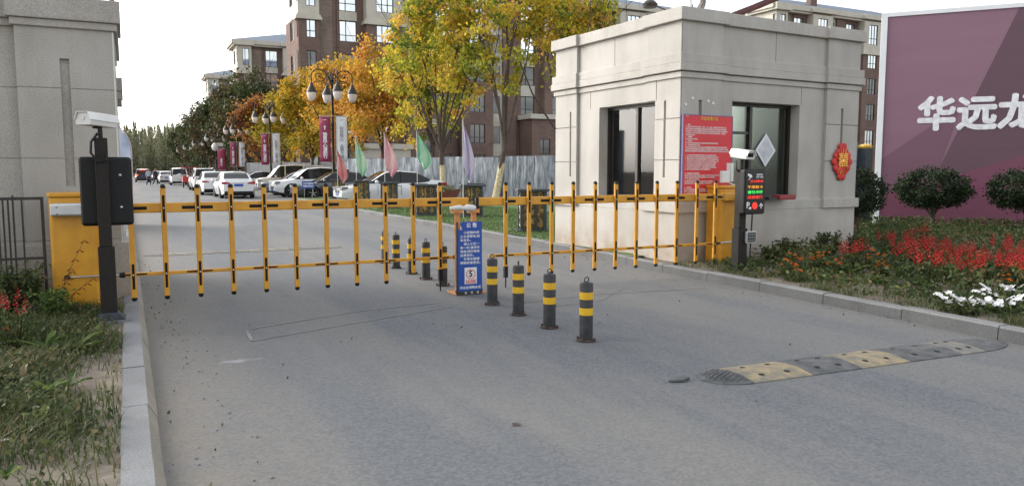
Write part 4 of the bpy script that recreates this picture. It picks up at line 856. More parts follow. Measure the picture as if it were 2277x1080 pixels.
# low entrance hall in front of the nearest block
eh = thing('entrance_hall', 'low brick and cream entrance hall at the foot of nearest block', 'entrance hall', (19.6, 71.5, 0))
q = MB().relief((0, 0, 0), (1, 0, 0), (0, 0, 1), (0, -1, 0), 5.4, 3.6, [(.8, 2.2, .6, 2.7, .15), (3.1, 4.9, .3, 2.7, .15)]); q.box(0, .02, 0, 3, 0, 3.6).box(5.38, 5.4, 0, 3, 0, 3.6); q.build('wall', M['cream'], eh)
MB().box(-.2, 5.6, -.25, 3.1, 3.6, 4.1).build('roof_band', M['cream'], eh); MB().box(.8, 2.2, .10, .13, .6, 2.7).box(3.1, 4.9, .1, .13, .3, 2.7).build('glazing', M['pane_d'], eh)
for (xx, zt, lab) in ((25.0, 6.1, 'brick porch with cream cap at the foot of the nearest block, left one'), (38.6, 7.0, 'brick porch with cream cap at the foot of the nearest block, next to the booth')):
    pr_ = thing('porch', lab, 'porch', (xx, 71.8, 0))
    MB().relief((0, 0, 0), (1, 0, 0), (0, 0, 1), (0, -1, 0), 3.3, zt, [(1.0, 2.3, 3.3, 4.9, .15)]).box(0, .02, 0, 2.8, 0, zt).box(3.28, 3.3, 0, 2.8, 0, zt).build('wall', M['brick'], pr_)
    MB().box(-.3, 3.6, -.35, 2.8, zt, zt + .5).build('cap', M['cream'], pr_); window(pr_, (0, 0, 0), (1, 0, 0), (0, -1, 0), 1.0, 2.3, 3.3, 4.9, .15, M['pane_d'])
for k, x in enumerate((27.5 + 1.2, 34.5, 42.5)):
    pass

# ============================================================= SITE FENCE (silver sheets) and hoarding
def sheet_fence(label, P0, P1, h, m, npan, amp, seed):
    P0, P1 = Vector(P0), Vector(P1); D = P1 - P0; L = D.length; ro = thing('site_fence', label, 'fence', (P0.x, P0.y, 0), math.atan2(D.y, D.x)); r = random.Random(seed)
    pw = L / npan
    for k in range(npan):
        n, q = 14, 5; vs = []; hh = h + r.uniform(-.04, .04)
        for j in range(q + 1):
            for i in range(n + 1):
                u = i / n; vs.append((k * pw + u * pw, amp * (math.sin(i * 2.4 + k) * .5 + r.uniform(-1, 1)), .05 + (hh - .05) * j / q))
        MB().add(vs, [(j * (n + 1) + i, j * (n + 1) + i + 1, (j + 1) * (n + 1) + i + 1, (j + 1) * (n + 1) + i) for j in range(q) for i in range(n)]).build('sheet', m, ro, 60)
        if k % 2 == 0: MB().box(k * pw - .05, k * pw + .05, -.14, -.06, 0, hh + .08).build('post', M['iron'], ro)
sheet_fence('crumpled silver sheet site fence behind the white sedan and trees', (12.6, 49.8), (24.5, 26.2), 2.3, M['steelfence'], 12, .035, 4)
sheet_fence('pale grey hoarding behind the parked cars under orange trees', (9.5, 71), (19.5, 58.5), 2.2, M['hoard'], 8, .02, 5)

# ============================================================= LAMPS with banners
def lamp(label, first=False):
    ro = thing('street_lamp', label, 'street lamp', (0, 0, 0), 0, 'ornate four-globe street lamps along the road')
    MB().lathe([(.22, 0), (.22, .25), (.16, .32), (.13, .9), (.15, .95), (.10, 1.05), (.085, 3.9), (.12, 3.98), (.12, 4.1), (.075, 4.2), (.065, 6.35), (.09, 6.4), (.05, 6.5), (.03, 6.9), (0, 7.2)], 12).build('pole', M['pole'], ro, 40)
    for k, ang in enumerate((0, math.pi, math.pi / 2, -math.pi / 2)):
        R_ = 1.12; ca, sa = math.cos(ang), math.sin(ang); P = lambda u, z: (ca * u, sa * u, z)
        arm = [P(.05, 6.30), P(.20, 6.62)] + [P(.70 - .42 * math.cos(t), 6.62 + .34 * math.sin(t)) for t in [i * math.pi / 8 for i in range(9)]] + [P(R_, 6.45), P(R_, 6.28)]
        a = MB().tube(arm, .030, 6)
        a.tube([P(.68 + (.33 * (1 - i / 17)) * math.cos(math.pi + i * .5), 6.60 + (.33 * (1 - i / 17)) * math.sin(math.pi + i * .5)) for i in range(15)], .020, 5)
        a.lathe([(0, -.05), (.06, -.03), (.07, 0), (.06, .03), (0, .05)], 8, P(.70, 6.60)); a.tube([P(.05, 6.22), P(.35, 6.24), P(.9, 6.30)], .018, 5); ao = a.build('arm', M['pole'], ro, 50)
        c = P(R_, 0)
        MB().lathe([(.03, 6.32), (.04, 6.24), (.085, 6.20), (.095, 6.12), (.19, 5.95), (.27, 5.79), (.285, 5.72), (.25, 5.71)], 16, (c[0], c[1], 0)).build('lamp_shade', M['iron'], ao, 40)
        MB().lathe([(.25, 5.715), (.25, 5.60), (.225, 5.45), (.16, 5.32), (.08, 5.26), (0, 5.245)], 16, (c[0], c[1], 0)).build('globe', M['globe'], ao, 60)
    return ro
def banner(par, x0, x1, z0, z1, white, s, small=None, arrow=True):
    b = MB(); n = 6; vs = []
    for j in range(n + 1):
        for i in (0, 1, 2): vs.append((x0 + (x1 - x0) * i / 2, -.06 - .015 * math.sin(j * 1.1 + i), z0 + (z1 - z0) * j / n))
    b.add(vs, [(j * 3 + i, j * 3 + i + 1, j * 3 + i + 4, j * 3 + i + 3) for j in range(n) for i in (0, 1)])
    o = b.build('banner', M['bannerw'] if white else M['magenta'], par, 60); o.modifiers.new('thickness', 'SOLIDIFY').thickness = .008
    MB().box(x0 - .02, x1 + .02, -.08, -.05, z1, z1 + .035).build('banner_bar', M['steel'], o); MB().box(x0 - .02, x1 + .02, -.08, -.05, z0 - .035, z0).build('banner_bar', M['steel'], o)
    cx = (x0 + x1) / 2; m = M['btext'] if white else M['wtext']; hgt = z1 - z0
    text('banner_print', s, hgt * (.088 if white else .098), m, o, (cx, -.095, z0 + hgt * (.42 if white else .36)), vertical=True, bold=.0 if white else .008, line=.82 if not white else .9, extr=.002)
    if not white and arrow: MB().prism([(-.03, -.12), (.03, -.12), (.03, .02), (.08, .02), (0, .13), (-.08, .02), (-.03, .02)], 'y', -.10, -.095).build('arrow', m, o, loc=(cx, 0, z1 - hgt * .24))
    MB().prism([(-.13, 0), (-.06, .05), (0, .02), (.06, .06), (.13, .01), (.05, .02), (0, -.01), (-.05, .02)], 'y', -.10, -.095).build('emblem', mat('emblem', (.5, .35, .38), .5) if white else m, o, loc=(cx, 0, z1 - hgt * .08))
LY = [42.0, 63.3, 84.0, 105.5, 127, 148.5, 170, 191.5]
l0 = lamp('large ornate four-globe lamp post with plum and white banners beside the dark sedan'); 
lamps = [l0]
names = ['second ornate lamp post with plum and white banners above the beige van', 'third ornate lamp post with banners, above the white SUV', 'fourth lamp post from the gate along the row of dark trees', 'fifth lamp post from the gate along the row of dark trees', 'sixth lamp post from the gate, small against dark trees', 'seventh lamp post from the gate, tiny by the poplars', 'farthest lamp post, tiny at the road end']
for k, y in enumerate(LY[1:]): lamps.append(dup(l0, (10.35 + .05 * k, y, 0), R([6, -28, 12, 5, -9, 4, 10][k]), names[k]))
l0.location = (10.23, 42.05, 0); l0.rotation_euler = (0, 0, R(1))
def facecam(o): pass
for k, (lo_, x0, x1, x2, x3, z0, z1) in enumerate(((lamps[0], -.72, -.14, .17, .76, 1.98, 4.45), (lamps[1], -.70, -.14, .17, .76, 1.98, 4.45), (lamps[2], -.70, -.14, .17, .76, 1.98, 4.45))):
    ba = thing('banner_holder', ['plum sales banner and white banner hung on the first lamp post', 'plum and white banner pair hung on the second lamp post', 'plum and white banner pair hung on the third lamp post'][k], 'banner pair', lo_.location, R([-20, -16, -14][k]), 'banner pairs on the lamp posts')
    MB().tube([(-.10, 0, 4.5), (.0, -.1, 4.5), (.12, 0, 4.5)], .02, 6).tube([(.09, -.08, 1.9), (.09, -.08, 4.5)], .022, 6).build('bracket', M['orange'], ba)
    banner(ba, x0, x1, z0, z1, False, '销售中心请前行'); banner(ba, x2, x3, z0, z1, True, '利民核心 品质之城')
b4 = thing('banner_stand', 'small plum banner on its own pole left of the third lamp', 'banner', (9.25, 88.0, 0), R(-14))
MB().tube([(.42, 0, 0), (.42, 0, 4.2)], .04, 6).build('pole', M['pole'], b4); banner(b4, -.4, .38, 1.6, 3.9, False, '销售中心', arrow=False)
tag(MB().lathe([(0, 0), (.25, .15), (.34, .45), (.25, .8), (0, .95)], 12).box(.2, .9, -.02, .02, .55, .95).build('round_white_sign', M['offwhite'], loc=(9.0, 92, 3.7)), 'white round lantern-like sign above the far plum banner', 'sign')

# ============================================================= LATTICE BOXES, FLAGS
def lattice():
    ro = thing('lattice_box_light', '', 'box light', (0, 0, 0), 0, 'black and gold lattice box lights on the lawn')
    W = .27; T = .20; f = MB()
    for x in (-W, W):
        for y in (-T, T): f.box(x - .035, x + .035, y - .035, y + .035, 0, .90)
    f.box(-W, W, -T, T, .0, .06)
    f.box(.035, .085, -T - .03, -T + .03, .04, .88)
    f.build('frame', M['slate'], ro)
    bevel(MB().box(-W - .10, W + .12, -T - .10, T + .10, .90, .96).build('top_slab', M['slate'], ro), .008)
    bevel(MB().box(-W - .13, W + .13, -T - .13, T + .13, -.03, .03).build('base_slab', M['slate'], ro), .008)
    MB().box(-W + .03, W - .03, -T + .03, T - .03, .06, .9).build('dark_core', mat('lattice_core', (.20, .145, .065), .6, c2=(.05, .04, .025), sc=28), ro)
    r = random.Random(3); l = MB()
    for (y0, sgn) in ((-T - .005, -1), (T + .005, 1)):
        for _ in range(210):
            x = r.uniform(-W + .04, W - .04); z = r.uniform(.08, .88)
            if .02 < x < .10: continue
            a = r.uniform(0, math.pi); s = r.uniform(.015, .035); l.tube([(x - s * math.cos(a), y0, z - s * math.sin(a)), (x + s * .4, y0, z + s * .9), (x + s * math.cos(a), y0, z + s * math.sin(a))], [.004, .015, .004], 4)
        l.build('gold_lattice', M['lattice'], ro); l = MB()
    for _ in range(90):
        y = r.uniform(-T + .04, T - .04); z = r.uniform(.08, .88); a = r.uniform(0, math.pi); s = r.uniform(.015, .035); l.tube([(-W - .003, y - s * math.cos(a), z - s * math.sin(a)), (-W - .003, y + s * math.cos(a), z + s * math.sin(a))], [.004, .011], 4)
    l.build('gold_lattice', M['lattice'], ro); return ro
LB = [(8.33, 15.46, .13, 'nearest black and gold lattice box light, beside the booth'), (8.24, 22.25, .13, 'lattice box light left of the centre sign, base on the lawn'), (9.32, 21.15, .13, 'lattice box light directly behind the centre stand'), (8.62, 27.1, .13, 'lattice box light in front of the white sedan door'),
      (9.1, 32.4, .13, 'lattice box light in front of the white sedan bonnet'), (9.41, 37.8, .12, 'farthest lattice box light, at the foot of first lamp'), (11.22, 31.2, 0, 'lattice box light close to the white sedan rear door'), (13.88, 31.2, 0, 'small lattice box light before the silver fence, above the centre stand')]
lb = lattice(); lb['label'] = LB[0][3]; lb.location = LB[0][:3]; lb.rotation_euler = (0, 0, R(-20))
for k, (x, y, z, l) in enumerate(LB[1:]): dup(lb, (x, y, z), R(-14 - 3 * k % 7), l)
def flag(label, x, y, zt, zb, wd, c1, c2, seed):
    ro = thing('flag', label, 'flag', (x, y, .12), R(-22), 'drooping coloured flags on thin poles'); r = random.Random(seed)
    MB().tube([(0, 0, 0), (0, 0, zt - .1)], .012, 6).build('pole', M['offwhite'], ro)
    n, q = 18, 10; vs = []
    for j in range(n + 1):
        t = j / n; z = zt - .12 - (zt - zb) * t; ww = wd * 1.15 * (math.sin(min(1, t * 1.25) * math.pi / 2) ** 1.2) * (1 if t < .82 else 1 - (t - .82) * 2.6); x_off = .0 + (wd * .55 * max(0, (t - .75) * 3.2) if True else 0)
        for i in range(q + 1):
            u = i / q; vs.append((x_off * (1 - u) + ww * u * .98 + .01, .05 * math.sin(u * 9 + t * 3 + seed) * t ** .5 + .02 * math.sin(u * 17), z - .12 * u * t))
    m = mat('flag_cloth', c1, .7, c2=c2, sc=2.2, stretch=(1, 1, .6))
    MB().add(vs, [(j * (q + 1) + i, j * (q + 1) + i + 1, (j + 1) * (q + 1) + i + 1, (j + 1) * (q + 1) + i) for j in range(n) for i in range(q)]).build('cloth', m, ro, 70)
flag('rose-pink flag hanging beside the first lamp post', 8.40, 33.9, 2.45, 1.05, .40, (.50, .10, .12), (.62, .30, .28), 1)
flag('pale green flag between lamp post and white sedan', 8.98, 32.9, 2.95, 1.35, .42, (.12, .42, .28), (.50, .62, .42), 2)
flag('bright pink flag in front of the white sedan windscreen', 8.79, 28.16, 2.95, 1.36, .44, (.60, .16, .28), (.72, .50, .45), 3)
flag('green flag in front of the white sedan rear window', 8.87, 24.75, 2.85, 1.62, .44, (.10, .38, .24), (.38, .58, .40), 5)
flag('lilac-blue flag left of the centre stand before the silver fence', 8.69, 20.34, 2.95, 1.25, .30, (.40, .38, .56), (.56, .48, .58), 8)
bsn = thing('blue_lawn_sign', 'small blue sign with two white lines in front of dark sedan', 'sign', (8.15, 38.9, .12), R(-16))
MB().box(-.30, .30, 0, .02, .50, .86).build('panel', M['blue'], bsn); MB().tube([(-.2, .03, 0), (-.2, .03, .5)], .012, 6).tube([(.2, .03, 0), (.2, .03, .5)], .012, 6).build('leg', M['steel'], bsn)
text('sign_print', '小区严禁停车\n违者后果自负', .105, M['wtext'], bsn, (0, -.004, .675), bold=.003, line=1.2, width=.52)
pt = thing('planter', 'angular rust-red planter of dry plants right of white sedan', 'planter', (11.6, 29.6, 0), R(-20))
MB().add([(-.4, -.3, 0), (.5, -.3, 0), (.5, .3, 0), (-.4, .3, 0), (-.75, -.4, .45), (.85, -.4, .75), (.85, .4, .75), (-.6, .4, .5)], [(0, 1, 5, 4), (1, 2, 6, 5), (2, 3, 7, 6), (3, 0, 4, 7)]).build('pot', mat('rust_red_clay', (.16, .05, .035), .8), pt)
fp = leafmat('dry_foliage', [(0, (.10, .08, .03)), (1, (.22, .20, .08))])
leaves('foliage', np.stack([rng.uniform(-.5, .6, 500), rng.uniform(-.3, .3, 500), rng.uniform(.5, .9, 500)], 1), .09, fp, pt)
kpz = thing('gold_collar_post', 'black gate post with a gold collar between booth and billboard', 'post', (16.25, 12.9, .05))
MB().box(-.13, .13, -.13, .13, 0, 2.0).build('shaft', M['slate'], kpz); MB().lathe([(.15, 2.0), (.17, 2.04), (.15, 2.08), (.08, 2.10), (0, 2.11)], 12).build('collar', M['gold'], kpz)
MB().box(-1.0, -.14, .1, .14, .8, 2.15).build('blue_panel', mat('blue_print', (.05, .16, .28), .5, c2=(.25, .35, .42), sc=3), kpz)
MB().box(-1.0, -.14, .1, .14, .2, .75).build('blue_panel', mat('blue_print_low', (.08, .14, .2), .5, c2=(.05, .08, .1), sc=3), kpz)

# blue-white rounded hoarding beyond the left pillar
rbd = thing('round_edged_board', 'tall pale blue printed board with rounded corner beyond left pillar', 'board', (-.40, 24.0, .05))
pts = [(-3, .3), (.40, .3)] + [(.52, 1.0), (.53, 1.9)] + [(.53 - 1.0 * (1 - math.cos(t)), 2.0 + .95 * math.sin(t)) for t in [i * math.pi / 16 for i in range(9)]] + [(-3, 3.05)]
MB().prism(pts, 'y', 0, .12).build('panel', mat('cloud_print', (.20, .26, .42), .5, c2=(.55, .60, .70), sc=1.4, det=5), rbd)
MB().tube([(.46, .06, .3), (.54, .06, 1.0), (.55, .06, 1.9)] + [(.55 - 1.0 * (1 - math.cos(t)), .06, 2.0 + .97 * math.sin(t)) for t in [i * math.pi / 16 for i in range(9)]], .02, 6).build('rim', mat('pale_pink_rim', (.6, .5, .5), .5), rbd)
MB().box(.25, .33, .0, .1, 0, .3).box(-2, -1.9, 0, .1, 0, .3).build('leg', M['iron'], rbd)

# ============================================================= CARS
def interp(P, x):
    if x <= P[0][0]: return P[0][1]
    for (a, b), (c, d) in zip(P, P[1:]):
        if x <= c:
            t = (x - a) / (c - a); t = t * t * (3 - 2 * t) * .5 + t * .5; return b + (d - b) * t
    return P[-1][1]
def car(label, cat, loc, rz, paint, kind='sedan', L=4.8, W=1.82, H=1.46, lit=False, name='parked_car', spare=False, group=None, gl=None, tailm=None):
    ro = thing(name, label, cat, loc, rz, group); hl, hw = L / 2, W / 2; wr = .33 if kind == 'sedan' else .36; xf, xr = hl - .88, -hl + .92; clr = .20 if kind == 'sedan' else .26
    if kind == 'sedan': top = [(-hl, .86), (-hl + .12, 1.0), (-hl + .75, 1.05), (-hl + 1.6, .97), (.9, .95), (1.15, .93), (hl - .35, .76), (hl, .60)]; gh = [(-hl + .62, 1.02), (-hl + 1.45, H - .06), (-.2, H), (.35, H - .05), (1.28, .94)]; belt = .95
    elif kind == 'suv': top = [(-hl, 1.02), (-hl + .1, 1.10), (.9, 1.08), (1.2, 1.06), (hl - .3, .94), (hl, .72)]; gh = [(-hl + .10, 1.08), (-hl + .42, H - .08), (-.3, H), (.45, H - .05), (1.25, 1.07)]; belt = 1.06
    else: top = [(-hl, 1.1), (.9, 1.1), (1.3, 1.08), (hl - .2, .98), (hl, .72)]; gh = [(-hl + .03, 1.1), (-hl + .15, H - .05), (0, H), (.9, H - .05), (1.6, 1.06)]; belt = 1.08
    xs = sorted({round(v, 3) for v in [(-hl + L * i / 34) for i in range(35)] + [xf + wr * 1.16 * math.cos(t) for t in [k * math.pi / 8 for k in range(9)]] + [xr + wr * 1.16 * math.cos(t) for t in [k * math.pi / 8 for k in range(9)]]})
    vs = []; n = 0
    for x in xs:
        e = abs(x) / hl; wv = hw * (1 - .16 * max(0, (e - .72) / .28) ** 2.2); zt = interp(top, x); zb = clr + .10 * max(0, (e - .85) / .15)
        for xc in (xf, xr):
            d = wr * wr * 1.345 - (x - xc) ** 2
            if d > -1e-6: zb = max(zb, wr + math.sqrt(max(d, 0)))
        sh = min(belt - .06, zt - .05); zm = max(zb + .02, min(.55, sh - .1)); zb = min(zb, zm - .01)
        half = [(wv * .93, zb), (wv, zm), (wv * .985, (zm + sh) / 2), (wv * .955, sh), (wv * .86, zt), (wv * .45, zt + .018)]
        row = [(x, a, b) for a, b in half] + [(x, -a, b) for a, b in half[::-1]]; n = len(row); vs += row
    fs = [(i * n + j, (i + 1) * n + j, (i + 1) * n + j + 1, i * n + j + 1) for i in range(len(xs) - 1) for j in range(n - 1)] + [tuple(range(n)), tuple((len(xs) - 1) * n + j for j in range(n))[::-1]]
    bd = MB().add(vs, fs).build('body', paint, ro, 32)
    MB().box(-hl + .12, hl - .15, -hw * .80, hw * .80, clr - .04, .72).build('underbody', M['black'], ro)
    # greenhouse
    gx = [gh[0][0] + (gh[-1][0] - gh[0][0]) * i / 16 for i in range(17)] + [p[0] for p in gh]; gx = sorted({round(v, 3) for v in gx}); sec = []
    x1, x2 = gh[1][0], gh[3][0]
    for x in gx:
        z = interp(gh, x); b0 = min(belt - .04, z - .012); f = (z - b0) / (H - b0 + 1e-6); wt = hw * (.90 - .17 * max(0, f)) 
        sec.append([(x, hw * .93, b0), (x, wt, z - .04 * f), (x, wt * .86, z), (x, 0, z + .02 * f)])
    def skin(j0, cond, nm, m, both=(1, -1)):
        mbx = MB()
        for a, b in zip(sec, sec[1:]):
            if not cond((a[0][0] + b[0][0]) / 2): continue
            for s in both:
                q = [a[j0], b[j0], b[j0 + 1], a[j0 + 1]]; mbx.add([(p[0], p[1] * s, p[2]) for p in q], [(0, 1, 2, 3) if s > 0 else (3, 2, 1, 0)])
        return mbx
    allx = lambda x: True; rf = lambda x: x1 <= x <= x2
    G = gl or M['autoglass']
    skin(0, allx, '', None, (1,)).build('side_window', G, ro, 40); skin(0, allx, '', None, (-1,)).build('side_window', G, ro, 40)
    r_ = skin(1, allx, '', None)
    rr = skin(2, rf, '', None); r_.v, r_.f, r_.m, r_.t = r_.v + rr.v, r_.f + [tuple(i + len(r_.v) for i in f) for f in rr.f], r_.m + rr.m, r_.t + rr.t
    r_.build('roof', paint, ro, 40)
    skin(2, lambda x: x > x2, '', None).build('windshield', G, ro, 40); skin(2, lambda x: x < x1, '', None).build('rear_window', G, ro, 40)
    for px_ in ([-.28, -hl + 1.12] if kind != 'van' else [.55, -.75, -hl + .4]):
        for s in (1, -1): MB().add([(px_, s * hw * .935, belt - .05), (px_ + .07, s * hw * .935, belt - .05), (px_ + .04, s * hw * .742, interp(gh, px_) - .03), (px_ - .03, s * hw * .742, interp(gh, px_) - .03)], [(0, 1, 2, 3)]).build('pillar', paint if kind == 'van' else M['black'], ro)
    # door seams and handles
    for px_ in (-.25, .85, -hl + 1.35):
        for s in (1, -1): MB().box(px_, px_ + .012, s * hw * .998 - .004, s * hw * .998 + .004, .38, belt - .12).build('door_seam', M['black'], ro)
    for px_ in (-.05, -1.05):
        for s in (1, -1): MB().box(px_ - .18, px_ - .02, s * hw * .985 - .015, s * hw * .985 + .015, belt - .17, belt - .14).build('door_handle', M['chrome'], ro)
    for s in (1, -1):
        for xc in (xf, xr):
            wb_ = MB().lathe([(wr * .62, -.10), (wr * .92, -.10), (wr, -.06), (wr, .06), (wr * .92, .10), (wr * .62, .10)], 22, (0, 0, 0), 'y', cap=False).build('wheel', M['tyre'], ro, 40, loc=(xc, s * (hw - .11), wr))
            rm_ = MB().lathe([(wr * .62, -.07 * 1), (wr * .64, .095)], 22, (0, 0, 0), 'y', cap=False)
            for k in range(5):
                t = k * 2 * math.pi / 5; rm_.box(-.025, .025, s * .075 - .008, s * .075 + .008, .03, wr * .64)
                vv = rm_.v[-8:]; c, q = math.cos(t), math.sin(t); rm_.v[-8:] = [(a * c - z * q, b, a * q + z * c) for a, b, z in vv]
            rm_.lathe([(0, s * .085), (.06, s * .08), (.065, s * .06)], 10, (0, 0, 0), 'y'); rm_.build('rim', M['rim'], wb_, 30)
            MB().lathe([(0, 0), (wr * .6, 0)], 18, (0, s * .02, 0), 'y').build('brake_disc', M['black'], wb_)
        mo = MB().lathe([(0, -.09), (.07, -.07), (.085, 0), (.07, .07), (0, .09)], 10, (gh[-1][0] - .35, s * (hw + .07), belt + .03), 'y').build('mirror', paint, ro, 60)
        zt_ = .80 if kind == 'sedan' else .98
        if kind == 'sedan': MB().prism([(s * hw * .50, .80), (s * hw * .93, .78), (s * hw * .97, .90), (s * hw * .86, .93), (s * hw * .5, .87)], 'x', -hl - .012, -hl + .35).build('tail_light', tailm or M['tail'], ro)
        else: MB().prism([(s * hw * .62, .88), (s * hw * .96, .86), (s * hw * .96, 1.05), (s * hw * .64, .99)] if kind == 'suv' and not spare else [(s * hw * .84, .9), (s * hw * .95, .9), (s * hw * .93, 1.45), (s * hw * .82, 1.42)], 'x', -hl - .015, -hl + .25).build('tail_light', tailm or M['tail'], ro)
        MB().prism([(s * hw * .45, .60), (s * hw * .88, .66), (s * hw * .93, .76), (s * hw * .55, .70)] if kind == 'sedan' else [(s * hw * .5, .74), (s * hw * .9, .76), (s * hw * .93, .92), (s * hw * .55, .86)], 'x', hl - .28, hl + .005).build('headlight', M['head'], ro)
    MB().box(hl - .02, hl + .012, -hw * .4, hw * .4, .48, .62).build('grille', M['black'], ro)
    MB().box(hl - .05, hl + .018, -.22, .22, .36, .48).build('number_plate', M['plate'], ro)
    MB().box(-hl - .018, -hl + .03, -.23, .23, .66 if kind == 'sedan' else .72, .80 if kind == 'sedan' else .86).build('number_plate', M['plate'], ro)
    MB().box(-hl - .03, -hl + .2, -hw * .82, hw * .82, .26, .40).build('rear_bumper_trim', M['black'], ro)
    if kind == 'sedan': MB().box(-hl - .01, -hl + .02, -hw * .35, hw * .35, .835, .85).build('chrome_strip', M['chrome'], ro)
    if lit: MB().box(-hl - .0, -hl + .05, -.35, .35, H - .14, H - .09).build('brake_lamp', M['brake'], ro)
    if spare: MB().lathe([(0, -.10), (.30, -.09), (.34, -.04), (.34, .06)], 22, (-hl - .02, 0, .88), 'x').build('spare_wheel', M['white'], ro, 40)
    if kind == 'suv':
        for s in (1, -1): MB().tube([(-hl + .6, s * hw * .66, H + .03), (.4, s * hw * .66, H + .03)], .015, 6).build('roof_rail', M['chrome'], ro)
    return ro
P_w = mat('white_car_paint', (.68, .69, .70), .25, coat=.6, sc=1, amt=.03); P_d = mat('dark_grey_car_paint', (.035, .042, .045), .25, .3, coat=.6, sc=1, amt=.05)
P_g = mat('blue_grey_car_paint', (.13, .16, .20), .25, .4, coat=.6, sc=1, amt=.05); P_s = mat('silver_car_paint', (.48, .48, .47), .25, .5, coat=.5, sc=1, amt=.05)
P_b = mat('beige_van_paint', (.50, .46, .39), .4, coat=.3, sc=1, amt=.05); P_k = mat('black_car_paint', (.012, .012, .013), .25, coat=.5)
N90 = R(90)
gpk = 'cars parked along the road'
car('white sedan with red tail lights seen from behind, nearest in the roadside line', 'car', (5.40, 45.9, 0), N90, P_w, 'sedan', group=gpk)
car('white sedan half hidden on the left behind the nearest white sedan', 'car', (4.95, 52.5, 0), N90, P_w, 'sedan', group=gpk)
car('white SUV seen from behind with red tail lights, before the red cart', 'car', (5.35, 64.5, 0), N90, P_w, 'suv', H=1.70, L=4.6, W=1.9, group=gpk)
car('white SUV with a round spare wheel cover on its back door', 'car', (5.0, 89.8, 0), N90, P_w, 'suv', H=1.80, L=4.4, spare=True, group=gpk)
car('pale silver sedan seen from behind, left of the spare-wheel SUV', 'car', (4.25, 101.5, 0), N90, P_s, 'sedan', group=gpk)
car('dark sedan far down the road right of the walking person', 'car', (4.3, 130, 0), N90, P_d, 'sedan', group=gpk)
car('black SUV driving away with lit red brake lights', 'car', (1.9, 114, 0), N90, P_k, 'suv', H=1.75, lit=True, name='driving_car', tailm=M['brake'])
car('white sedan parked side-on behind the pink and green flags', 'car', (10.95, 34.3, .03), R(180), P_w, 'sedan', L=4.95, W=1.86, H=1.48, group=gpk)
car('dark grey sedan parked side-on behind the small blue sign', 'car', (10.15, 40.9, 0), R(180), P_d, 'sedan', H=1.47, group=gpk)
car('white SUV parked side-on between the dark sedan and the beige van', 'car', (9.75, 45.3, 0), R(184), P_w, 'suv', H=1.70, L=4.7, group=gpk, gl=M['autoglass'])
car('blue-grey hatchback nose beside the nearest white sedan', 'car', (9.75, 49.2, 0), R(178), P_g, 'sedan', L=4.5, group=gpk)
car('beige minivan parked side-on behind the white SUV', 'van', (10.6, 56.2, 0), R(180), P_b, 'van', L=4.9, W=1.75, H=1.92, group=gpk, name='parked_van')
car('silver-white sedan peeking out behind the beige minivan', 'car', (9.6, 64.8, 0), R(182), P_s, 'sedan', group=gpk)
# red cargo trike
tk = thing('cargo_trike', 'red three-wheeled cargo cart with red canopy between the white SUVs', 'tricycle', (5.0, 75.0, 0), N90)
rp_ = mat('red_trike_paint', (.50, .03, .03), .4)
MB().box(-1.2, .1, -.55, .55, .5, .95).build('cargo_bed', rp_, tk); MB().box(-1.25, 1.1, -.65, .65, 1.75, 1.82).build('canopy', rp_, tk)
MB().box(.6, 1.1, -.35, .35, .45, 1.1).build('front_fairing', rp_, tk); MB().box(.15, .5, -.4, .4, .6, .8).build('seat', M['black'], tk)
q = MB()
for x in (-1.15, 1.0):
    for y in (-.5, .5): q.tube([(x, y, .6), (x, y, 1.76)], .025, 6)
q.build('canopy_post', M['iron'], tk)
for x, y in ((-.8, -.5), (-.8, .5), (1.15, 0)): MB().lathe([(.1, -.05), (.26, -.05), (.28, 0), (.26, .05), (.1, .05)], 16, (x, y, .28), 'y').build('wheel', M['tyre'], tk, 40)

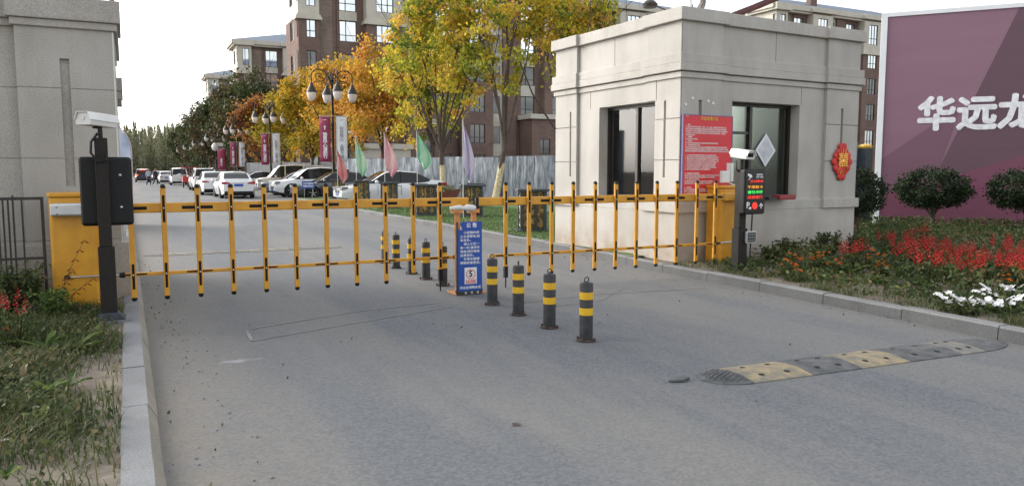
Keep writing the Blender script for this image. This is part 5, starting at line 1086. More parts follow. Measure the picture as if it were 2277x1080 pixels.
# ============================================================= PERSON
def person(label, loc, rz, shirt, trousers, vest=None, s=1.0):
    ro = thing('person', label, 'person', loc, rz)
    J = {'pel': (0, 0, .93), 'sp': (0, .01, 1.12), 'ch': (0, .02, 1.33), 'nk': (0, .03, 1.47), 'hd0': (0, .04, 1.54), 'hd': (0, .05, 1.64), 'hd1': (0, .045, 1.71),
         'lh': (-.10, 0, .90), 'lk': (-.13, .12, .50), 'la': (-.15, .02, .09), 'lt': (-.16, .17, .04), 'rh': (.10, 0, .90), 'rk': (.12, -.02, .49), 'ra': (.14, -.24, .12), 'rt': (.15, -.10, .04),
         'ls': (-.19, .02, 1.40), 'le': (-.25, -.05, 1.14), 'lw': (-.24, .10, .92), 'rs': (.19, .02, 1.40), 're': (.26, .02, 1.14), 'rw': (.25, .16, .93)}
    Rd = {'pel': .15, 'sp': .13, 'ch': .155, 'nk': .06, 'hd0': .07, 'hd': .095, 'hd1': .075, 'lh': .095, 'lk': .065, 'la': .045, 'lt': .045, 'rh': .095, 'rk': .065, 'ra': .045, 'rt': .045, 'ls': .065, 'le': .045, 'lw': .03, 'rs': .065, 're': .045, 'rw': .03}
    E = [('pel', 'sp'), ('sp', 'ch'), ('ch', 'nk'), ('nk', 'hd0'), ('hd0', 'hd'), ('hd', 'hd1'), ('pel', 'lh'), ('lh', 'lk'), ('lk', 'la'), ('la', 'lt'), ('pel', 'rh'), ('rh', 'rk'), ('rk', 'ra'), ('ra', 'rt'), ('ch', 'ls'), ('ls', 'le'), ('le', 'lw'), ('ch', 'rs'), ('rs', 're'), ('re', 'rw')]
    for s_, w_ in (('l', 'lw'), ('r', 'rw')):
        x, y, z = J[w_]; 
        J[s_ + 'p'] = (x, y + .03, z - .07); Rd[s_ + 'p'] = .03; E.append((w_, s_ + 'p'))
        for k in range(4):
            J[s_ + 'f%d' % k] = (x - .025 + .017 * k, y + .05, z - .15 - .006 * (k in (1, 2))); Rd[s_ + 'f%d' % k] = .008; E.append((s_ + 'p', s_ + 'f%d' % k))
        J[s_ + 'th'] = (x, y + .085, z - .09); Rd[s_ + 'th'] = .009; E.append((s_ + 'p', s_ + 'th'))
    ks = list(J); me = bpy.data.meshes.new('body'); me.from_pydata([J[k] for k in ks], [(ks.index(a), ks.index(b)) for a, b in E], [])
    o = bpy.data.objects.new('body', me); COL.objects.link(o); o.parent = ro
    md = o.modifiers.new('skin', 'SKIN')
    for k, v in zip(ks, me.skin_vertices[0].data): v.radius = (Rd[k], Rd[k] * (.8 if k in ('pel', 'sp', 'ch') else 1)); v.use_root = k == 'pel'
    o.modifiers.new('sub', 'SUBSURF').levels = 2; o.modifiers['sub'].render_levels = 2
    dg = bpy.context.evaluated_depsgraph_get(); m2 = bpy.data.meshes.new_from_object(o.evaluated_get(dg)); bpy.data.objects.remove(o)
    skin = mat('skin', (.45, .27, .19), .6); hair = mat('hair', (.012, .010, .009), .6); sm_ = mat('shirt', shirt, .8); tm = mat('trousers', trousers, .8); shoe = mat('shoes', (.6, .6, .6), .6)
    m2.materials.clear(); 
    for m in (skin, sm_, tm, shoe, hair): m2.materials.append(m)
    for p in m2.polygons:
        c = p.center; k = 0
        if c.z < .11: k = 3
        elif c.z < .98 and abs(c.x) < .205: k = 2
        elif c.z < 1.475 and c.z > .98 or (c.z > .95 and abs(c.x) < .2): k = 1
        if c.z >= 1.475: k = 0
        if c.z > 1.70 or (c.z > 1.58 and c.y < .05): k = 4
        if c.z < .98 and abs(c.x) >= .205: k = 0
        p.material_index = k; p.use_smooth = True
    b = bpy.data.objects.new('body', m2); COL.objects.link(b); b.parent = ro
    f = MB(); f.lathe([(0, .148), (.012, .14), (.016, .12)], 6, (0, 0, 1.625), 'y'); f.build('nose', skin, b)
    MB().lathe([(0, .137), (.01, .13)], 6, (-.034, 0, 1.655), 'y').lathe([(0, .137), (.01, .13)], 6, (.034, 0, 1.655), 'y').build('eyes', hair, b); MB().box(-.025, .025, .125, .135, 1.578, 1.588).build('mouth', mat('lips', (.3, .1, .09), .6), b)
    if vest: MB().lathe([(.17, .98), (.165, 1.1), (.185, 1.3), (.17, 1.42), (.09, 1.47)], 18, (0, .01, 0)).build('vest', mat('vest', vest, .8), b, 60)
    return ro
pp = person('person in pale blue top and jeans walking on the road beside the black SUV', (1.92, 82.5, 0), R(200), (.42, .50, .58), (.03, .045, .08)); 
person('person in dark clothes walking close beside the one in pale blue', (2.55, 84.0, 0), R(215), (.03, .03, .04), (.02, .02, .03))

# ============================================================= TREES
def tree(name, label, x, y, h, fork, cr_, nleaf, lsize, lm, seed, trunk=.11, limbs=7, base=None, squash=1., bark=None, cb=None, upright=.65, sparse=.5, group=None, wrap=None, cx=0., cy=0., clump=.42, tilt=(0, 0), tbias=0.):
    r = random.Random(seed); q = np.random.default_rng(seed); ro = thing(name, label, 'tree', (x, y, 0), 0, group); bark = bark or M['bark']
    t = MB(); tx, ty = tilt; F = Vector((tx, ty, fork))
    t.tube([(0, 0, 0), (tx * .3 + .03, ty * .3, fork * .35), (tx * .7 - .02, ty * .7 + .02, fork * .7), F], [trunk * 1.15, trunk, trunk * .92, trunk * .86], 9)
    cb = cb if cb is not None else fork * 1.05; cz = (h + cb) / 2; rz_ = (h - cb) / 2; tips = []
    lim = []
    def limb(p, d, ln, rad, depth):
        pts = [p]; rs = [rad]; n = 4
        for k in range(n):
            d = (d + Vector((r.uniform(-.16, .16), r.uniform(-.16, .16), r.uniform(.0, .16)))).normalized(); p = p + d * ln / n; pts.append(p); rs.append(rad * (1 - .16 * (k + 1)))
        t.tube(pts, rs, 6 if depth else 7, False); tips.extend(pts[2:])
        if depth < 2:
            for k in range(3 if depth == 0 else 2):
                i = r.choice([2, 3, 4]); a = r.uniform(0, 2 * math.pi); dd = (d + Vector((math.cos(a), math.sin(a), r.uniform(-.1, .4))) * .75).normalized(); limb(pts[i], dd, ln * r.uniform(.45, .65), rs[i] * .6, depth + 1)
    for k in range(limbs):
        a = 2 * math.pi * k / limbs + r.uniform(-.4, .4); el = r.uniform(upright - .15, upright + .25); d = Vector((math.cos(a) * (1 - el) * 1.3, math.sin(a) * (1 - el) * 1.3, el)).normalized()
        limb(F + Vector((0, 0, -r.uniform(0, .25))), d, (h - fork) * r.uniform(.55, .85), trunk * r.uniform(.45, .62), 0)
    limb(F, Vector((.05, .02, 1)).normalized(), (h - fork) * .85, trunk * .7, 0)
    t.build('trunk', bark, ro, 60)
    if wrap:
        z1 = wrap[0]; MB().tube([(0, 0, -.02), (tx * .3 + .03, ty * .3, min(fork * .35, z1 * .5)), (tx * (.3 + .4 * max(0, z1 - fork * .35) / (fork * .35)) + .015, ty * .5, z1)], [trunk * 1.42, trunk * 1.22, trunk * 1.12], 12).build('trunk_wrap', wrap[1], ro, 60)
    # clump centres: near twigs plus fill, all inside an uneven ellipsoid
    C = []; want = max(60, int(nleaf / 55)); tries = 0
    tips = [p for p in tips if p.z > cb]
    ph = [r.uniform(0, 6.28) for _ in range(4)]
    while len(C) < want and tries < want * 40:
        tries += 1
        if tips and r.random() < .62: p = r.choice(tips) + Vector((r.gauss(0, .3), r.gauss(0, .3), r.gauss(0, .3)))
        else: p = Vector((cx + r.uniform(-1, 1) * cr_, cy + r.uniform(-1, 1) * cr_, cz + r.uniform(-1, 1) * rz_))
        a = math.atan2(p.y - cy, p.x - cx); lump = 1 + .16 * math.sin(3 * a + ph[0]) + .13 * math.sin(5 * a + ph[1] + p.z * 1.3) + .10 * math.sin(2.2 * p.z + ph[2])
        dd = ((p.x - cx) / cr_) ** 2 + ((p.y - cy) / cr_) ** 2 + ((p.z - cz) / rz_) ** 2
        if dd < lump: C.append(p)
    C = np.array([tuple(c) for c in C]); k = q.integers(0, len(C), nleaf); ct = q.uniform(0, 1, len(C)); ct = ct * .75
    off = q.normal(size=(nleaf, 3)) * clump * np.array([1, 1, .75]) * (.55 + .6 * q.uniform(size=(nleaf, 1)))
    P_ = C[k] + off; P_[:, 2] = np.maximum(P_[:, 2], cb - .5)
    hgt = (P_[:, 2] - cb) / max(.1, h - cb)
    tint = np.clip(ct[k] + q.normal(size=nleaf) * .14 + .18 + tbias, 0, 1)
    leaves('crown', P_, lsize, lm, ro, tint, q)
    return ro
LG = leafmat('yellow_green_leaves', [(0, (.055, .10, .028)), (.28, (.16, .22, .035)), (.52, (.42, .41, .045)), (.8, (.74, .58, .06)), (1, (.64, .36, .10))], .48)
LO = leafmat('orange_leaves', [(0, (.24, .22, .04)), (.3, (.48, .34, .045)), (.7, (.68, .38, .05)), (1, (.60, .26, .07))], .42)
LR = leafmat('russet_leaves', [(0, (.14, .07, .03)), (.5, (.30, .12, .035)), (1, (.42, .20, .05))], .35)
LYl = leafmat('golden_leaves', [(0, (.14, .17, .02)), (.4, (.38, .28, .022)), (1, (.58, .34, .03))], .42)
LD = leafmat('dark_green_leaves', [(0, (.025, .040, .014)), (.5, (.048, .068, .022)), (1, (.10, .105, .032))], .25)
LB_ = leafmat('brown_green_leaves', [(0, (.040, .042, .018)), (.5, (.075, .060, .026)), (1, (.13, .085, .035))], .25)
gt = 'autumn trees beyond the lawn'
tree('maple_tree', 'yellow-green maple with whitewashed trunk behind the white sedan tail', 14.85, 37.5, 12.0, 2.6, 2.7, 9500, .20, LG, 11, .125, 7, cb=2.7, group=gt, wrap=(1.8, M['wrap']), tilt=(-.05, 0), cx=-.75, cy=.2, clump=.27, tbias=.07)
tree('maple_tree', 'tall yellow-green maple with forked leaning trunk left of the booth', 16.42, 34.4, 13.0, 2.6, 2.6, 6200, .21, LG, 12, .14, 4, cb=4.4, group=gt, wrap=(1.9, M['wrap']), tilt=(.45, -.2), cx=.2, cy=0, clump=.26, upright=.72, tbias=.08)
tree('maple_tree', 'yellow-green maple rising behind the booth roof', 20.2, 33.8, 12.5, 2.9, 2.3, 7500, .21, LG, 13, .13, 6, cb=5.6, group=gt, cx=.3, cy=.0, clump=.33, upright=.7, tbias=.1)
tree('maple_tree', 'slim green-leaved maple with pale trunk beside the white sedan', 17.3, 45.2, 10.5, 3.0, 2.1, 4500, .24, LG, 14, .12, 6, cb=3.4, group=gt, wrap=(1.5, M['wrap']), clump=.34, tbias=-.05)
tree('maple_tree', 'orange maple with reddish trunk behind the bright pink flag', 15.05, 48.6, 9.6, 2.7, 2.6, 13000, .205, LO, 15, .15, 7, cb=2.8, group=gt, wrap=(2.6, M['bark_r']), clump=.36)
tree('maple_tree', 'orange-gold maple right of the first lamp post', 14.6, 57.3, 9.9, 2.6, 2.8, 9500, .25, LO, 16, .15, 7, cb=2.6, group=gt, clump=.38, tbias=-.05)
tree('maple_tree', 'golden maple behind the first lamp post', 13.6, 63.0, 9.3, 2.5, 2.7, 8000, .26, LYl, 17, .14, 7, cb=2.3, group=gt, clump=.38)
tree('maple_tree', 'yellow-green maple between first and second lamp posts', 13.2, 71.2, 8.8, 2.5, 2.8, 7000, .28, LYl, 18, .14, 7, cb=2.2, group=gt, clump=.40, tbias=-.15)
tree('maple_tree', 'russet maple behind the second lamp post', 12.9, 84.5, 9.4, 2.5, 2.9, 7000, .30, LR, 19, .15, 7, cb=2.4, group=gt, clump=.42)
DT = [(13.0, 95, 13.2, LD, 'dark green tree between the russet maple and third lamp'), (12.9, 106, 12.2, LB_, 'brownish green tree behind the third lamp'), (13.0, 117, 12.8, LD, 'dark green tree in front of the second apartment block corner'), (12.9, 128, 11.8, LB_, 'olive tree in the dark row left of the second block'),
      (13.0, 140, 12.8, LD, 'tall dark tree before the farthest block'), (12.9, 152, 12.6, LD, 'dark tree left of the farthest block'), (12.8, 166, 12.6, LB_, 'olive tree near the end of the dark row'), (12.6, 182, 12.2, LD, 'second last tree of the dark row'), (12.4, 200, 11.4, LD, 'last dark tree of the row before the poplars')]
for k, (x, y, h, m, l) in enumerate(DT):
    tree('roadside_tree', l, x, y, h, 2.6, 3.6, 5200, .42, m, 30 + k, .18, 6, cb=2.2, group='dark roadside trees', clump=.62)
# far poplar wood: one mass
q = np.random.default_rng(5); pc = []
for k in range(330):
    px_ = q.uniform(-22, 26); py_ = 232 + q.uniform(0, 45); hh = q.uniform(10.5, 15.5); n = 300; zt = q.uniform(.02, 1, n); rad = 1.15 * np.sin(np.clip(zt, .03, 1) * math.pi) ** .6 * (1.15 - .75 * zt); th = q.uniform(0, 6.28, n); rr = rad * np.sqrt(q.uniform(0, 1, n))
    pc.append(np.stack([px_ + rr * np.cos(th), py_ + rr * np.sin(th), zt * hh], 1))
LP = leafmat('poplar_leaves', [(0, (.25, .26, .17)), (.5, (.32, .33, .21)), (1, (.42, .40, .27))], .45)
tag(leaves('poplar_wood', np.concatenate(pc), .85, LP, None, None, q, droop=-1.5, aspect=.3), 'grey-green mass of tall thin poplars closing the end of the road', 'wood', kind='stuff')

# round shrubs before the billboard
LS = leafmat('dark_shrub_leaves', [(0, (.012, .022, .010)), (.5, (.022, .038, .016)), (1, (.045, .062, .025))], .15)
def shrub(label, x, y, rw, z0, z1, n=9000, seed=1):
    ro = thing('round_shrub', label, 'shrub', (x, y, .1), 0, 'rounded dark shrubs before the billboard'); q = np.random.default_rng(seed)
    MB().tube([(0, 0, 0), (.03, 0, z0 * .6), (0, 0, z0 + .3)], [.06, .05, .05], 8).tube([(0, 0, z0 * .7), (-.25, .1, z0 + .25)], .03, 6).tube([(0, 0, z0 * .7), (.28, -.05, z0 + .25)], .03, 6).build('trunk', M['bark'], ro, 60)
    nc = 260; d = q.normal(size=(nc, 3)); d /= np.linalg.norm(d, axis=1)[:, None]; d[:, 2] = np.where(d[:, 2] < 0, d[:, 2] * .75, d[:, 2]); rr = q.uniform(.7, 1.0, nc)[:, None]
    c = d * rr * np.array([rw, rw, (z1 - z0) / 2]) + np.array([0, 0, (z0 + z1) / 2]); k = q.integers(0, nc, n); P_ = c[k] + q.normal(size=(n, 3)) * .055
    ct = q.uniform(0, .8, nc); leaves('crown', P_, .05, LS, ro, np.clip(ct[k] + q.normal(size=n) * .12, 0, 1), q, droop=-.5)
def at_px(px, d):   # design-time placement table kept as plain numbers below
    pass
shrub('rounded dark shrub with bare stem left of centre before the billboard', 16.45, 11.2, .78, .48, 1.44, 14000, 1)
shrub('rounded dark shrub cut by the right picture edge before the billboard', 17.4, 9.6, .85, .45, 1.46, 14000, 2)
shrub('rounded dark shrub half hidden behind the booth corner', 14.1, 11.35, .60, .35, 1.42, 8000, 3)

# ============================================================= PLANTING
GRS = leafmat('dry_grass', [(0, (.032, .056, .016)), (.45, (.062, .092, .028)), (.75, (.12, .13, .05)), (1, (.22, .18, .10))], .3)
GRN = leafmat('fresh_leaf', [(0, (.045, .085, .022)), (.5, (.085, .14, .035)), (1, (.20, .25, .07))], .35)
GVM = leafmat('verge_weed_leaf', [(0, (.030, .045, .018)), (.45, (.060, .082, .028)), (.75, (.12, .13, .05)), (1, (.22, .165, .09))], .3)
GRD = leafmat('bed_foliage', [(0, (.030, .048, .018)), (.5, (.062, .090, .030)), (.85, (.11, .13, .045)), (1, (.17, .13, .06))], .3)
def scatter(q, n, f, x0, x1, y0, y1):
    out = []; 
    while len(out) < n:
        x = q.uniform(x0, x1, n); y = q.uniform(y0, y1, n); k = q.uniform(size=n) < f(x, y); out += list(zip(x[k], y[k]))
    return np.array(out[:n])
q = np.random.default_rng(21)
def nz2(x, y, s, p=0): return .5 + .25 * (np.sin(x * s + p) * np.cos(y * s * 1.3 + p * 2) + np.sin(x * s * 2.3 + 1 + p) * np.sin(y * s * 1.9 - p)) 
# left verge: patchy tall dry grass, thin near the kerb and at the picture bottom
def dens(x, y):
    e = np.clip((-.12 - x) / .35, 0, 1); far = np.clip((y - 3.4) / .9, 0, 1); n_ = nz2(x, y, 2.6, 1.0) + .14
    bare = np.exp(-((x + .28) / .22) ** 2 - ((y - 5.75) / .75) ** 2) + np.exp(-((x + .50) / .35) ** 2 - ((y - 4.0) / .28) ** 2)
    return np.clip((n_ - .25) * 2.0, 0, 1) * (.35 + .65 * e) * (.40 + .60 * far) * np.clip(1 - 1.1 * bare, 0, 1)
xy = scatter(q, 36000, dens, -2.6, -.09, 2.9, 8.9); hgt = .10 * q.uniform(.4, 1.7, 36000) * (.6 + .5 * nz2(xy[:, 0], xy[:, 1], 3.1, 2)); ti = np.clip(nz2(xy[:, 0], xy[:, 1], 2.0, 4) + q.normal(size=36000) * .22, 0, 1)
tag(blades('grass', np.column_stack([xy, np.full(len(xy), .08)]), hgt, .007, GRS, None, ti, q, .9), 'patchy dry green grass on the left verge beside the kerb', 'grass', kind='stuff')
xy = scatter(q, 11000, dens, -2.5, -.12, 3.0, 8.6)
tag(leaves('clover', np.column_stack([xy, q.uniform(.085, .19, 11000)]), .036, GVM, None, None, q, 0), 'low broad-leaved ground cover between the grass on the left verge', 'ground cover', kind='stuff')
def broad(label, x, y, n, ln, wd, mt, seed, z=.09, spread=.8, nm='leafy_plant', grp='broad-leaved weeds'):
    """rosette of long curved leaves"""
    r = random.Random(seed); mb = MB(); 
    for k in range(n):
        a = 2 * math.pi * k / n + r.uniform(-.4, .4); L_ = ln * r.uniform(.7, 1.15); up = r.uniform(.5, 1.1); sp_ = spread * r.uniform(.6, 1.2); vs = []; m_ = 6
        for i in range(m_ + 1):
            t = i / m_; rr = L_ * sp_ * t; zz_ = L_ * up * (t - .55 * t * t) ; w_ = wd * math.sin(math.pi * min(1, t * .92 + .08)) ** .8 * .5 + .001; ca, sa = math.cos(a), math.sin(a)
            vs += [(ca * rr - sa * w_, sa * rr + ca * w_, zz_ + .012), (ca * rr, sa * rr, zz_), (ca * rr + sa * w_, sa * rr - ca * w_, zz_ + .012)]
        mb.add(vs, [f for i in range(m_) for f in ((i * 3, i * 3 + 1, i * 3 + 4, i * 3 + 3), (i * 3 + 1, i * 3 + 2, i * 3 + 5, i * 3 + 4))], r.uniform(.05, 1))
    o = mb.build(nm, mt, None, 60, loc=(x, y, z)); return tag(o, label, 'plant', grp)
BRL = [(-.42, 6.75, 9, .24, .05, 'broad-leaved weed in front of the left camera post, nearest the kerb'), (-.62, 6.9, 8, .25, .05, 'broad-leaved weed left of the one before the camera post'), (-.95, 6.2, 9, .25, .055, 'large-leaved weed at the left picture edge below the fence'), (-1.1, 6.6, 9, .3, .06, 'tall pale-leaved weed farthest left below the iron fence'),
       (-.40, 5.6, 7, .16, .04, 'small yellowish weed on the bare soil patch by the kerb'), (-.55, 5.5, 7, .15, .035, 'small weed left of the yellowish one on the bare soil'), (-.85, 5.1, 8, .2, .045, 'mid-sized weed in the grass, left of the bare soil'), (-.55, 4.05, 6, .10, .03, 'tiny pale weed on the sand near the bottom left'), (-1.15, 5.6, 8, .24, .05, 'broad weed at the left edge halfway down'), (-.30, 7.2, 7, .18, .035, 'small weed touching the kerb before the camera post')]
for k, (x, y, n, ln, wd, l) in enumerate(BRL): broad(l, x, y, n, ln, wd, GRN, 60 + k)
r_ = random.Random(404)
for k in range(16):
    xx_, yy_ = r_.uniform(-1.5, -.3), r_.uniform(4.6, 7.6)
    if abs(xx_ + .28) < .2 and abs(yy_ - 5.75) < .8: continue
    broad('leafy weed in the mixed growth of the left verge', xx_, yy_, r_.randint(6, 9), r_.uniform(.13, .24), r_.uniform(.03, .05), GVM if k % 2 else GRN, 700 + k, nm='verge_weed', grp='leafy weeds of the left verge')
def bush(label, x, y, rx, ry, h, n, size, m, seed, stalks=14, flowers=None, nm='weed_bush', z=.09, cat='plant', grp=None):
    q_ = np.random.default_rng(seed); ro = thing(nm, label, cat, (x, y, z), 0, grp); mb = MB(); P_ = []
    for k in range(stalks):
        a = q_.uniform(0, 6.28); rr = math.sqrt(q_.uniform(0, 1)); tx, ty, tz = rx * rr * math.cos(a), ry * rr * math.sin(a), h * q_.uniform(.6, 1.0)
        mb.tube([(tx * .4, ty * .4, 0), (tx * .75, ty * .75, tz * .55), (tx, ty, tz)], [.005, .004, .002], 4, False)
        for j in range(n // stalks): t = q_.uniform(.15, 1); P_.append((tx * (.4 + .6 * t) + q_.normal() * .035, ty * (.4 + .6 * t) + q_.normal() * .035, tz * t + q_.normal() * .02))
    mb.build('stem', m, ro); leaves('foliage', np.array(P_), size, m, ro, None, q_, .2, .45)
    if flowers:
        fm, nf, fs, kind = flowers; fb = MB()
        for k in range(nf):
            a = q_.uniform(0, 6.28); rr = math.sqrt(q_.uniform(0, 1)); tx, ty = rx * rr * math.cos(a), ry * rr * math.sin(a); tz = h * q_.uniform(.75, 1.1)
            if kind == 'spike':
                for j in range(16): zz_ = tz + fs * j / 10; s = fs * .25 * (1.15 - j / 18); aa = j * 2.4; fb.add([(tx + s * .2 * math.cos(aa), ty + s * .2 * math.sin(aa), zz_), (tx + s * math.cos(aa + .5), ty + s * math.sin(aa + .5), zz_ + s * .5), (tx + s * 1.5 * math.cos(aa), ty + s * 1.5 * math.sin(aa), zz_ + s * .9), (tx + s * math.cos(aa - .5), ty + s * math.sin(aa - .5), zz_ + s * .4)], [(0, 1, 2, 3)], q_.uniform(.01, 1))
            elif kind == 'pom':
                for j in range(26):
                    aa = j * 2.399; e = j / 26; s = fs * .5; cx_, cy_, cz_ = tx + s * .8 * math.sqrt(e) * math.cos(aa), ty + s * .8 * math.sqrt(e) * math.sin(aa), tz + s * .5 * (1 - e); dx, dy = math.cos(aa) * s * .4, math.sin(aa) * s * .4
                    fb.add([(cx_ - dy * .6, cy_ + dx * .6, cz_), (cx_ + dx, cy_ + dy, cz_ + s * .12), (cx_ + dy * .6, cy_ - dx * .6, cz_), (cx_ - dx * .5, cy_ - dy * .5, cz_ - s * .1)], [(0, 1, 2, 3)], q_.uniform(.01, 1))
            else:
                N_ = Vector((q_.uniform(-.7, .3), q_.uniform(-.9, .1), 1)).normalized(); A_ = N_.cross(Vector((1, 0, 0))).normalized(); B_ = N_.cross(A_); s = fs * .5; c0 = Vector((tx, ty, tz)); ph_ = q_.uniform(0, 6)
                rim = [c0 + (A_ * math.cos(j * math.pi / 10) + B_ * math.sin(j * math.pi / 10)) * s * (1 + .13 * math.cos(j * math.pi / 2 + ph_)) + N_ * s * .3 * (1 + .2 * math.sin(j * 1.9)) for j in range(20)]
                fb.add([c0] + rim, [(0, 1 + j, 1 + (j + 1) % 20) for j in range(20)], q_.uniform(.01, 1))
        fb.build('flowers', fm, ro)
    return ro
bush('dark leafy bush against the left yellow cabinet and iron fence', -.98, 8.75, .26, .25, .52, 1500, .055, GRD, 81, 26)
bush('dark leafy bush at the left picture edge below the fence', -1.3, 8.2, .25, .3, .40, 1200, .055, GRD, 82, 22)
bush('green weed bush at the foot of the left yellow cabinet', -.66, 8.45, .16, .2, .30, 700, .05, GRN, 83, 16)
FR = leafmat('salvia_red', [(0, (.26, .010, .012)), (.5, (.42, .018, .020)), (1, (.50, .05, .04))], .2)
FO = leafmat('marigold_orange', [(0, (.60, .10, .008)), (.5, (.80, .19, .010)), (1, (.85, .32, .03))], .2)
FW = leafmat('petunia_white', [(0, (.68, .68, .70)), (1, (.85, .85, .86))], .25)
bush('red-flowered plant at the left picture edge beside the verge', -0.85, 7.10, .14, .16, .36, 420, .04, GRD, 84, 12, (FR, 9, .07, 'spike'), 'salvia_plant', cat='flower', z=.09)
bush('small orange-flowered plant below the red one at left edge', -0.85, 7.00, .08, .08, .16, 160, .035, GRD, 85, 8, (FO, 2, .05, 'pom'), 'marigold_plant', cat='flower')
tw = thing('twig_weed', 'tall thin reddish weed stalks leaning in front of left yellow cabinet', 'plant', (-.70, 8.60, .1))
r = random.Random(8); mb = MB(); lf = MB()
for (dx, hh) in ((.30, .72), (.18, .42), (.36, .34)):
    pts = [(0 + dx * t ** 1.2, -.02 * t, hh * t) for t in [i / 8 for i in range(9)]]; mb.tube(pts, [.004 - .0003 * i for i in range(9)], 5, False)
    for p in pts[2:]:
        for s in (1, -1): lf.add([p, (p[0] + s * .02, p[1] - .01, p[2] - .012), (p[0] + s * .045, p[1], p[2] - .035), (p[0] + s * .012, p[1] + .01, p[2] - .03)], [(0, 1, 2, 3)], r.uniform(.3, 1))
mb.build('stem', M['rust'], tw); lf.build('leaf', LR, tw)
# right bed
def dens2(x, y): 
    e = np.clip((x - kxv(y) - .25) / .5, 0, 1); return (.05 + .95 * e * np.clip((nz2(x, y, 1.9, .5) - .18) * 2.4, 0, 1))
def kxv(y): return np.interp(y, [k[0] for k in KR][::-1], [k[1] for k in KR][::-1])
def inbed(x, y): return dens2(x, y) * (x > kxv(y) + .2) * ((y < 8.7) | (x > 11.9)) * (np.where(y > 6.5, 1, np.clip(1.0, 0, 1)))
xy = scatter(q, 26000, inbed, 7.1, 19, 3.0, 13.3)
bl = np.hypot(xy[:, 0] - 17.43, 0); keep = (xy[:, 1] - 13.33) < -(xy[:, 0] - 17.43) * 1.254 - .2; xy = xy[keep]
dist = np.hypot(xy[:, 0], xy[:, 1]); hh = np.where(xy[:, 0] > kxv(xy[:, 1]) + 1.4, .27, .13)
tag(leaves('ground_cover', np.column_stack([xy, .1 + hh * q.uniform(.1, 1, len(xy))]), .075, GRD, None, np.clip(nz2(xy[:, 0], xy[:, 1], 1.3, 2) + q.normal(size=len(xy)) * .25, 0, 1), q, -.2, .5), 'dark leafy ground cover filling the right flower bed', 'ground cover', kind='stuff')
xy = scatter(q, 9000, lambda x, y: (x > kxv(y) + .16) * (x < kxv(y) + 1.6) * np.clip((nz2(x, y, 2.5, 3) - .3) * 2, 0, 1) * ((y < 9.0)), 7.1, 9.2, 3.0, 9.0)
tag(blades('grass', np.column_stack([xy, np.full(len(xy), .1)]), .075, .006, GRS, None, None, q, .9), 'short dry grass between the right kerb and the flowers', 'grass', kind='stuff')
# lawn blades seen through the barrier
xy = scatter(q, 26000, lambda x, y: x > kxv(y) + .16, 7.3, 12.5, 12.9, 27); 
LW = leafmat('lawn_blades', [(0, (.045, .092, .022)), (1, (.10, .155, .04))], .3)
tag(blades('lawn_grass', np.column_stack([xy, np.full(len(xy), .125)]), .05, .012, LW, None, None, q, .5), 'short mown green lawn between the kerb and silver fence', 'grass', kind='stuff')
# flowers of the bed
SAL = bush('red salvia plant in the thick red patch of the right bed', 0, 0, .15, .15, .28, 260, .045, GRD, 90, 9, (FR, 9, .105, 'spike'), 'salvia_plant', .1, 'flower', 'red salvia plants in the right bed')
MAR = bush('orange marigold plant among the salvias of the right bed', 0, 0, .14, .14, .22, 240, .045, GRD, 91, 9, (FO, 6, .055, 'pom'), 'marigold_plant', .1, 'flower', 'orange marigold plants in the right bed')
PET = bush('white petunia plant at the kerb side of the right bed', 0, 0, .17, .17, .13, 220, .04, GRD, 92, 9, (FW, 8, .066, 'petal'), 'petunia_plant', .1, 'flower', 'white petunia plants in the right bed')
FLW = []
SALP = [(8.93, 7.29), (8.82, 7.06), (11.38, 8.59), (10.52, 7.82), (11.36, 8.34), (10.12, 7.33), (12.95, 9.24), (11.34, 8.02), (13.16, 9.14), (12.06, 8.25), (9.17, 6.6), (8.86, 6.25), (9.83, 6.84), (9.47, 6.46), (10.56, 7.1), (9.14, 6.11), (9.89, 6.52), (9.06, 5.91), (10.54, 6.79), (9.37, 5.99), (9.89, 6.24), (8.86, 5.55), (10.5, 6.5), (9.36, 5.75), (9.87, 5.99), (9.05, 5.46), (10.21, 6.08), (9.37, 5.52), (11.44, 6.66), (9.92, 5.71), (10.98, 6.26), (12.28, 6.93), (10.29, 5.78), (9.65, 5.38), (9.24, 5.23), (10.86, 6.63), (8.43, 5.77), (10.6, 7.42), (11.27, 7.44), (11.2, 6.15), (10.23, 5.55)]
MARP = [(7.71, 7.24), (8.0, 7.42), (7.54, 6.91), (8.53, 7.5), (8.69, 7.54), (8.85, 7.58), (8.43, 7.09), (8.5, 7.06), (9.44, 7.28), (9.3, 7.11), (8.73, 6.62), (9.04, 6.78), (9.81, 6.56), (10.14, 6.69), (10.86, 6.63), (10.44, 6.24), (9.92, 6.23), (9.93, 6.11), (10.78, 6.36), (9.6, 5.49), (9.5, 5.36), (9.23, 5.16), (9.88, 5.49), (9.02, 5.18), (9.5, 5.23)]
PETP = [(7.51, 4.85), (7.22, 4.63), (7.3, 4.53), (8.2, 4.91), (8.4, 4.95), (7.59, 4.5), (7.63, 4.39), (8.46, 4.78), (8.04, 4.49), (8.56, 4.73), (7.83, 4.29)]
def put(src, pts, seed, near=None, far=None):
    r = random.Random(seed)
    for k, (x, y) in enumerate(pts):
        s = r.uniform(.8, 1.2)
        if k == 0: src.location = (x, y, .1); continue
        dup(src, (x, y, .1), r.uniform(0, 6.28), None, s)
put(SAL, [p for i, p in enumerate(SALP) if i % 4 != 3], 1); put(MAR, MARP, 2); put(PET, PETP, 3)
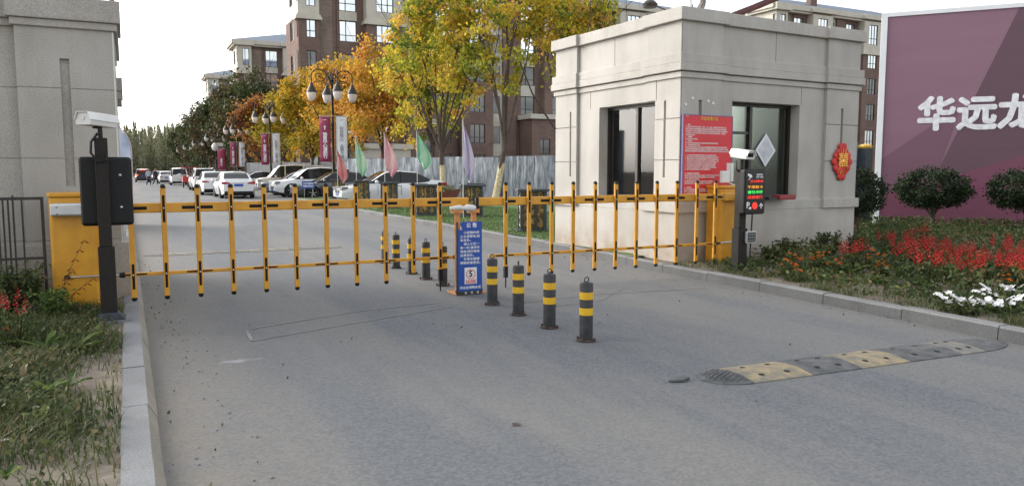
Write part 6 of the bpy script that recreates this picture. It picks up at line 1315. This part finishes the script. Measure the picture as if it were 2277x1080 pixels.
BR2 = [(8.15, 7.35, 8, .22, .05, 'leafy weed behind the right kerb below the keypad post'), (8.6, 7.0, 9, .34, .07, 'large pale-leaved plant in the middle of right bed edge'), (8.25, 6.3, 8, .22, .05, 'leafy weed left of the petunias near the kerb'), (8.55, 6.0, 9, .28, .055, 'bright green rosette between kerb and salvias'), (7.95, 6.85, 7, .2, .045, 'light green weed close to right kerb'),
       (8.9, 6.5, 9, .3, .06, 'upright leafy plant in front of the salvias'), (7.95, 5.75, 7, .16, .04, 'small weed on bare soil close to kerb'), (10.6, 7.6, 8, .36, .09, 'tall broad green leaf plant behind the salvias')]
for k, (x, y, n, ln, wd, l) in enumerate(BR2): broad(l, x, y, n, ln, wd, GRN, 160 + k, .1)
for k, (x, y, rx, h, l) in enumerate([(9.35, 8.75, .25, .36, 'dark bush at the foot of the booth wall under the red case'), (10.1, 8.7, .3, .42, 'dark bush at the foot of the booth wall, middle'), (10.8, 8.6, .28, .36, 'dark bush at the foot of the booth corner pilaster'), (8.75, 8.5, .2, .25, 'low bush beside the display post and booth wall')]):
    bush(l, x, y, rx, .18, h, 900, .06, GRD, 180 + k, 20)
xy = np.concatenate([np.column_stack([rng.uniform(.12, .45, 60), rng.uniform(3.5, 14, 60)]), np.column_stack([rng.uniform(6.6, 6.95, 40), rng.uniform(3.8, 12, 40)]), np.column_stack([rng.uniform(.5, 6.5, 26), rng.uniform(3.2, 9, 26)])])
tag(leaves('fallen_leaves', np.column_stack([xy, np.full(len(xy), .014)]), .024, GRS, None, None, rng, .0), 'dry brown leaf scraps scattered on the road along the kerbs', 'leaf litter', kind='stuff')
# small litter and stones on the verge and road
for k, (x, y, z, s, m, l) in enumerate([(-.62, 4.62, .1, .03, 'white', 'white scrap of paper on the left verge'), (2.0, 3.9, 0, .03, 'rust', 'dry brown leaf on the near road')]):
    tag(MB().add([(-s, -s * .5, .006), (s, -s * .4, .012), (s * .8, s * .5, .006), (-s * .7, s * .6, .014)], [(0, 1, 2, 3)]).build('litter', M[m], loc=(x, y, z)), l, 'litter')
st = MB(); r = random.Random(77)
for k in range(260):
    if k % 3 == 0: x, y = r.uniform(.12, .6), r.uniform(3.5, 11); z = .0
    elif k % 3 == 1: x, y = r.uniform(-1.4, -.1), r.uniform(3.2, 7); z = .085
    else: x, y = r.uniform(6.2, 6.9), r.uniform(4, 9); z = 0
    s = r.uniform(.004, .012); st.lathe([(0, -.3 * s), (s, 0), (s * .6, s * .6), (0, s * .8)], 5, (x, y, z + .2 * s))
tag(st.build('gravel', M['kerbdust']), 'scattered small stones along the kerbs', 'gravel', kind='stuff')
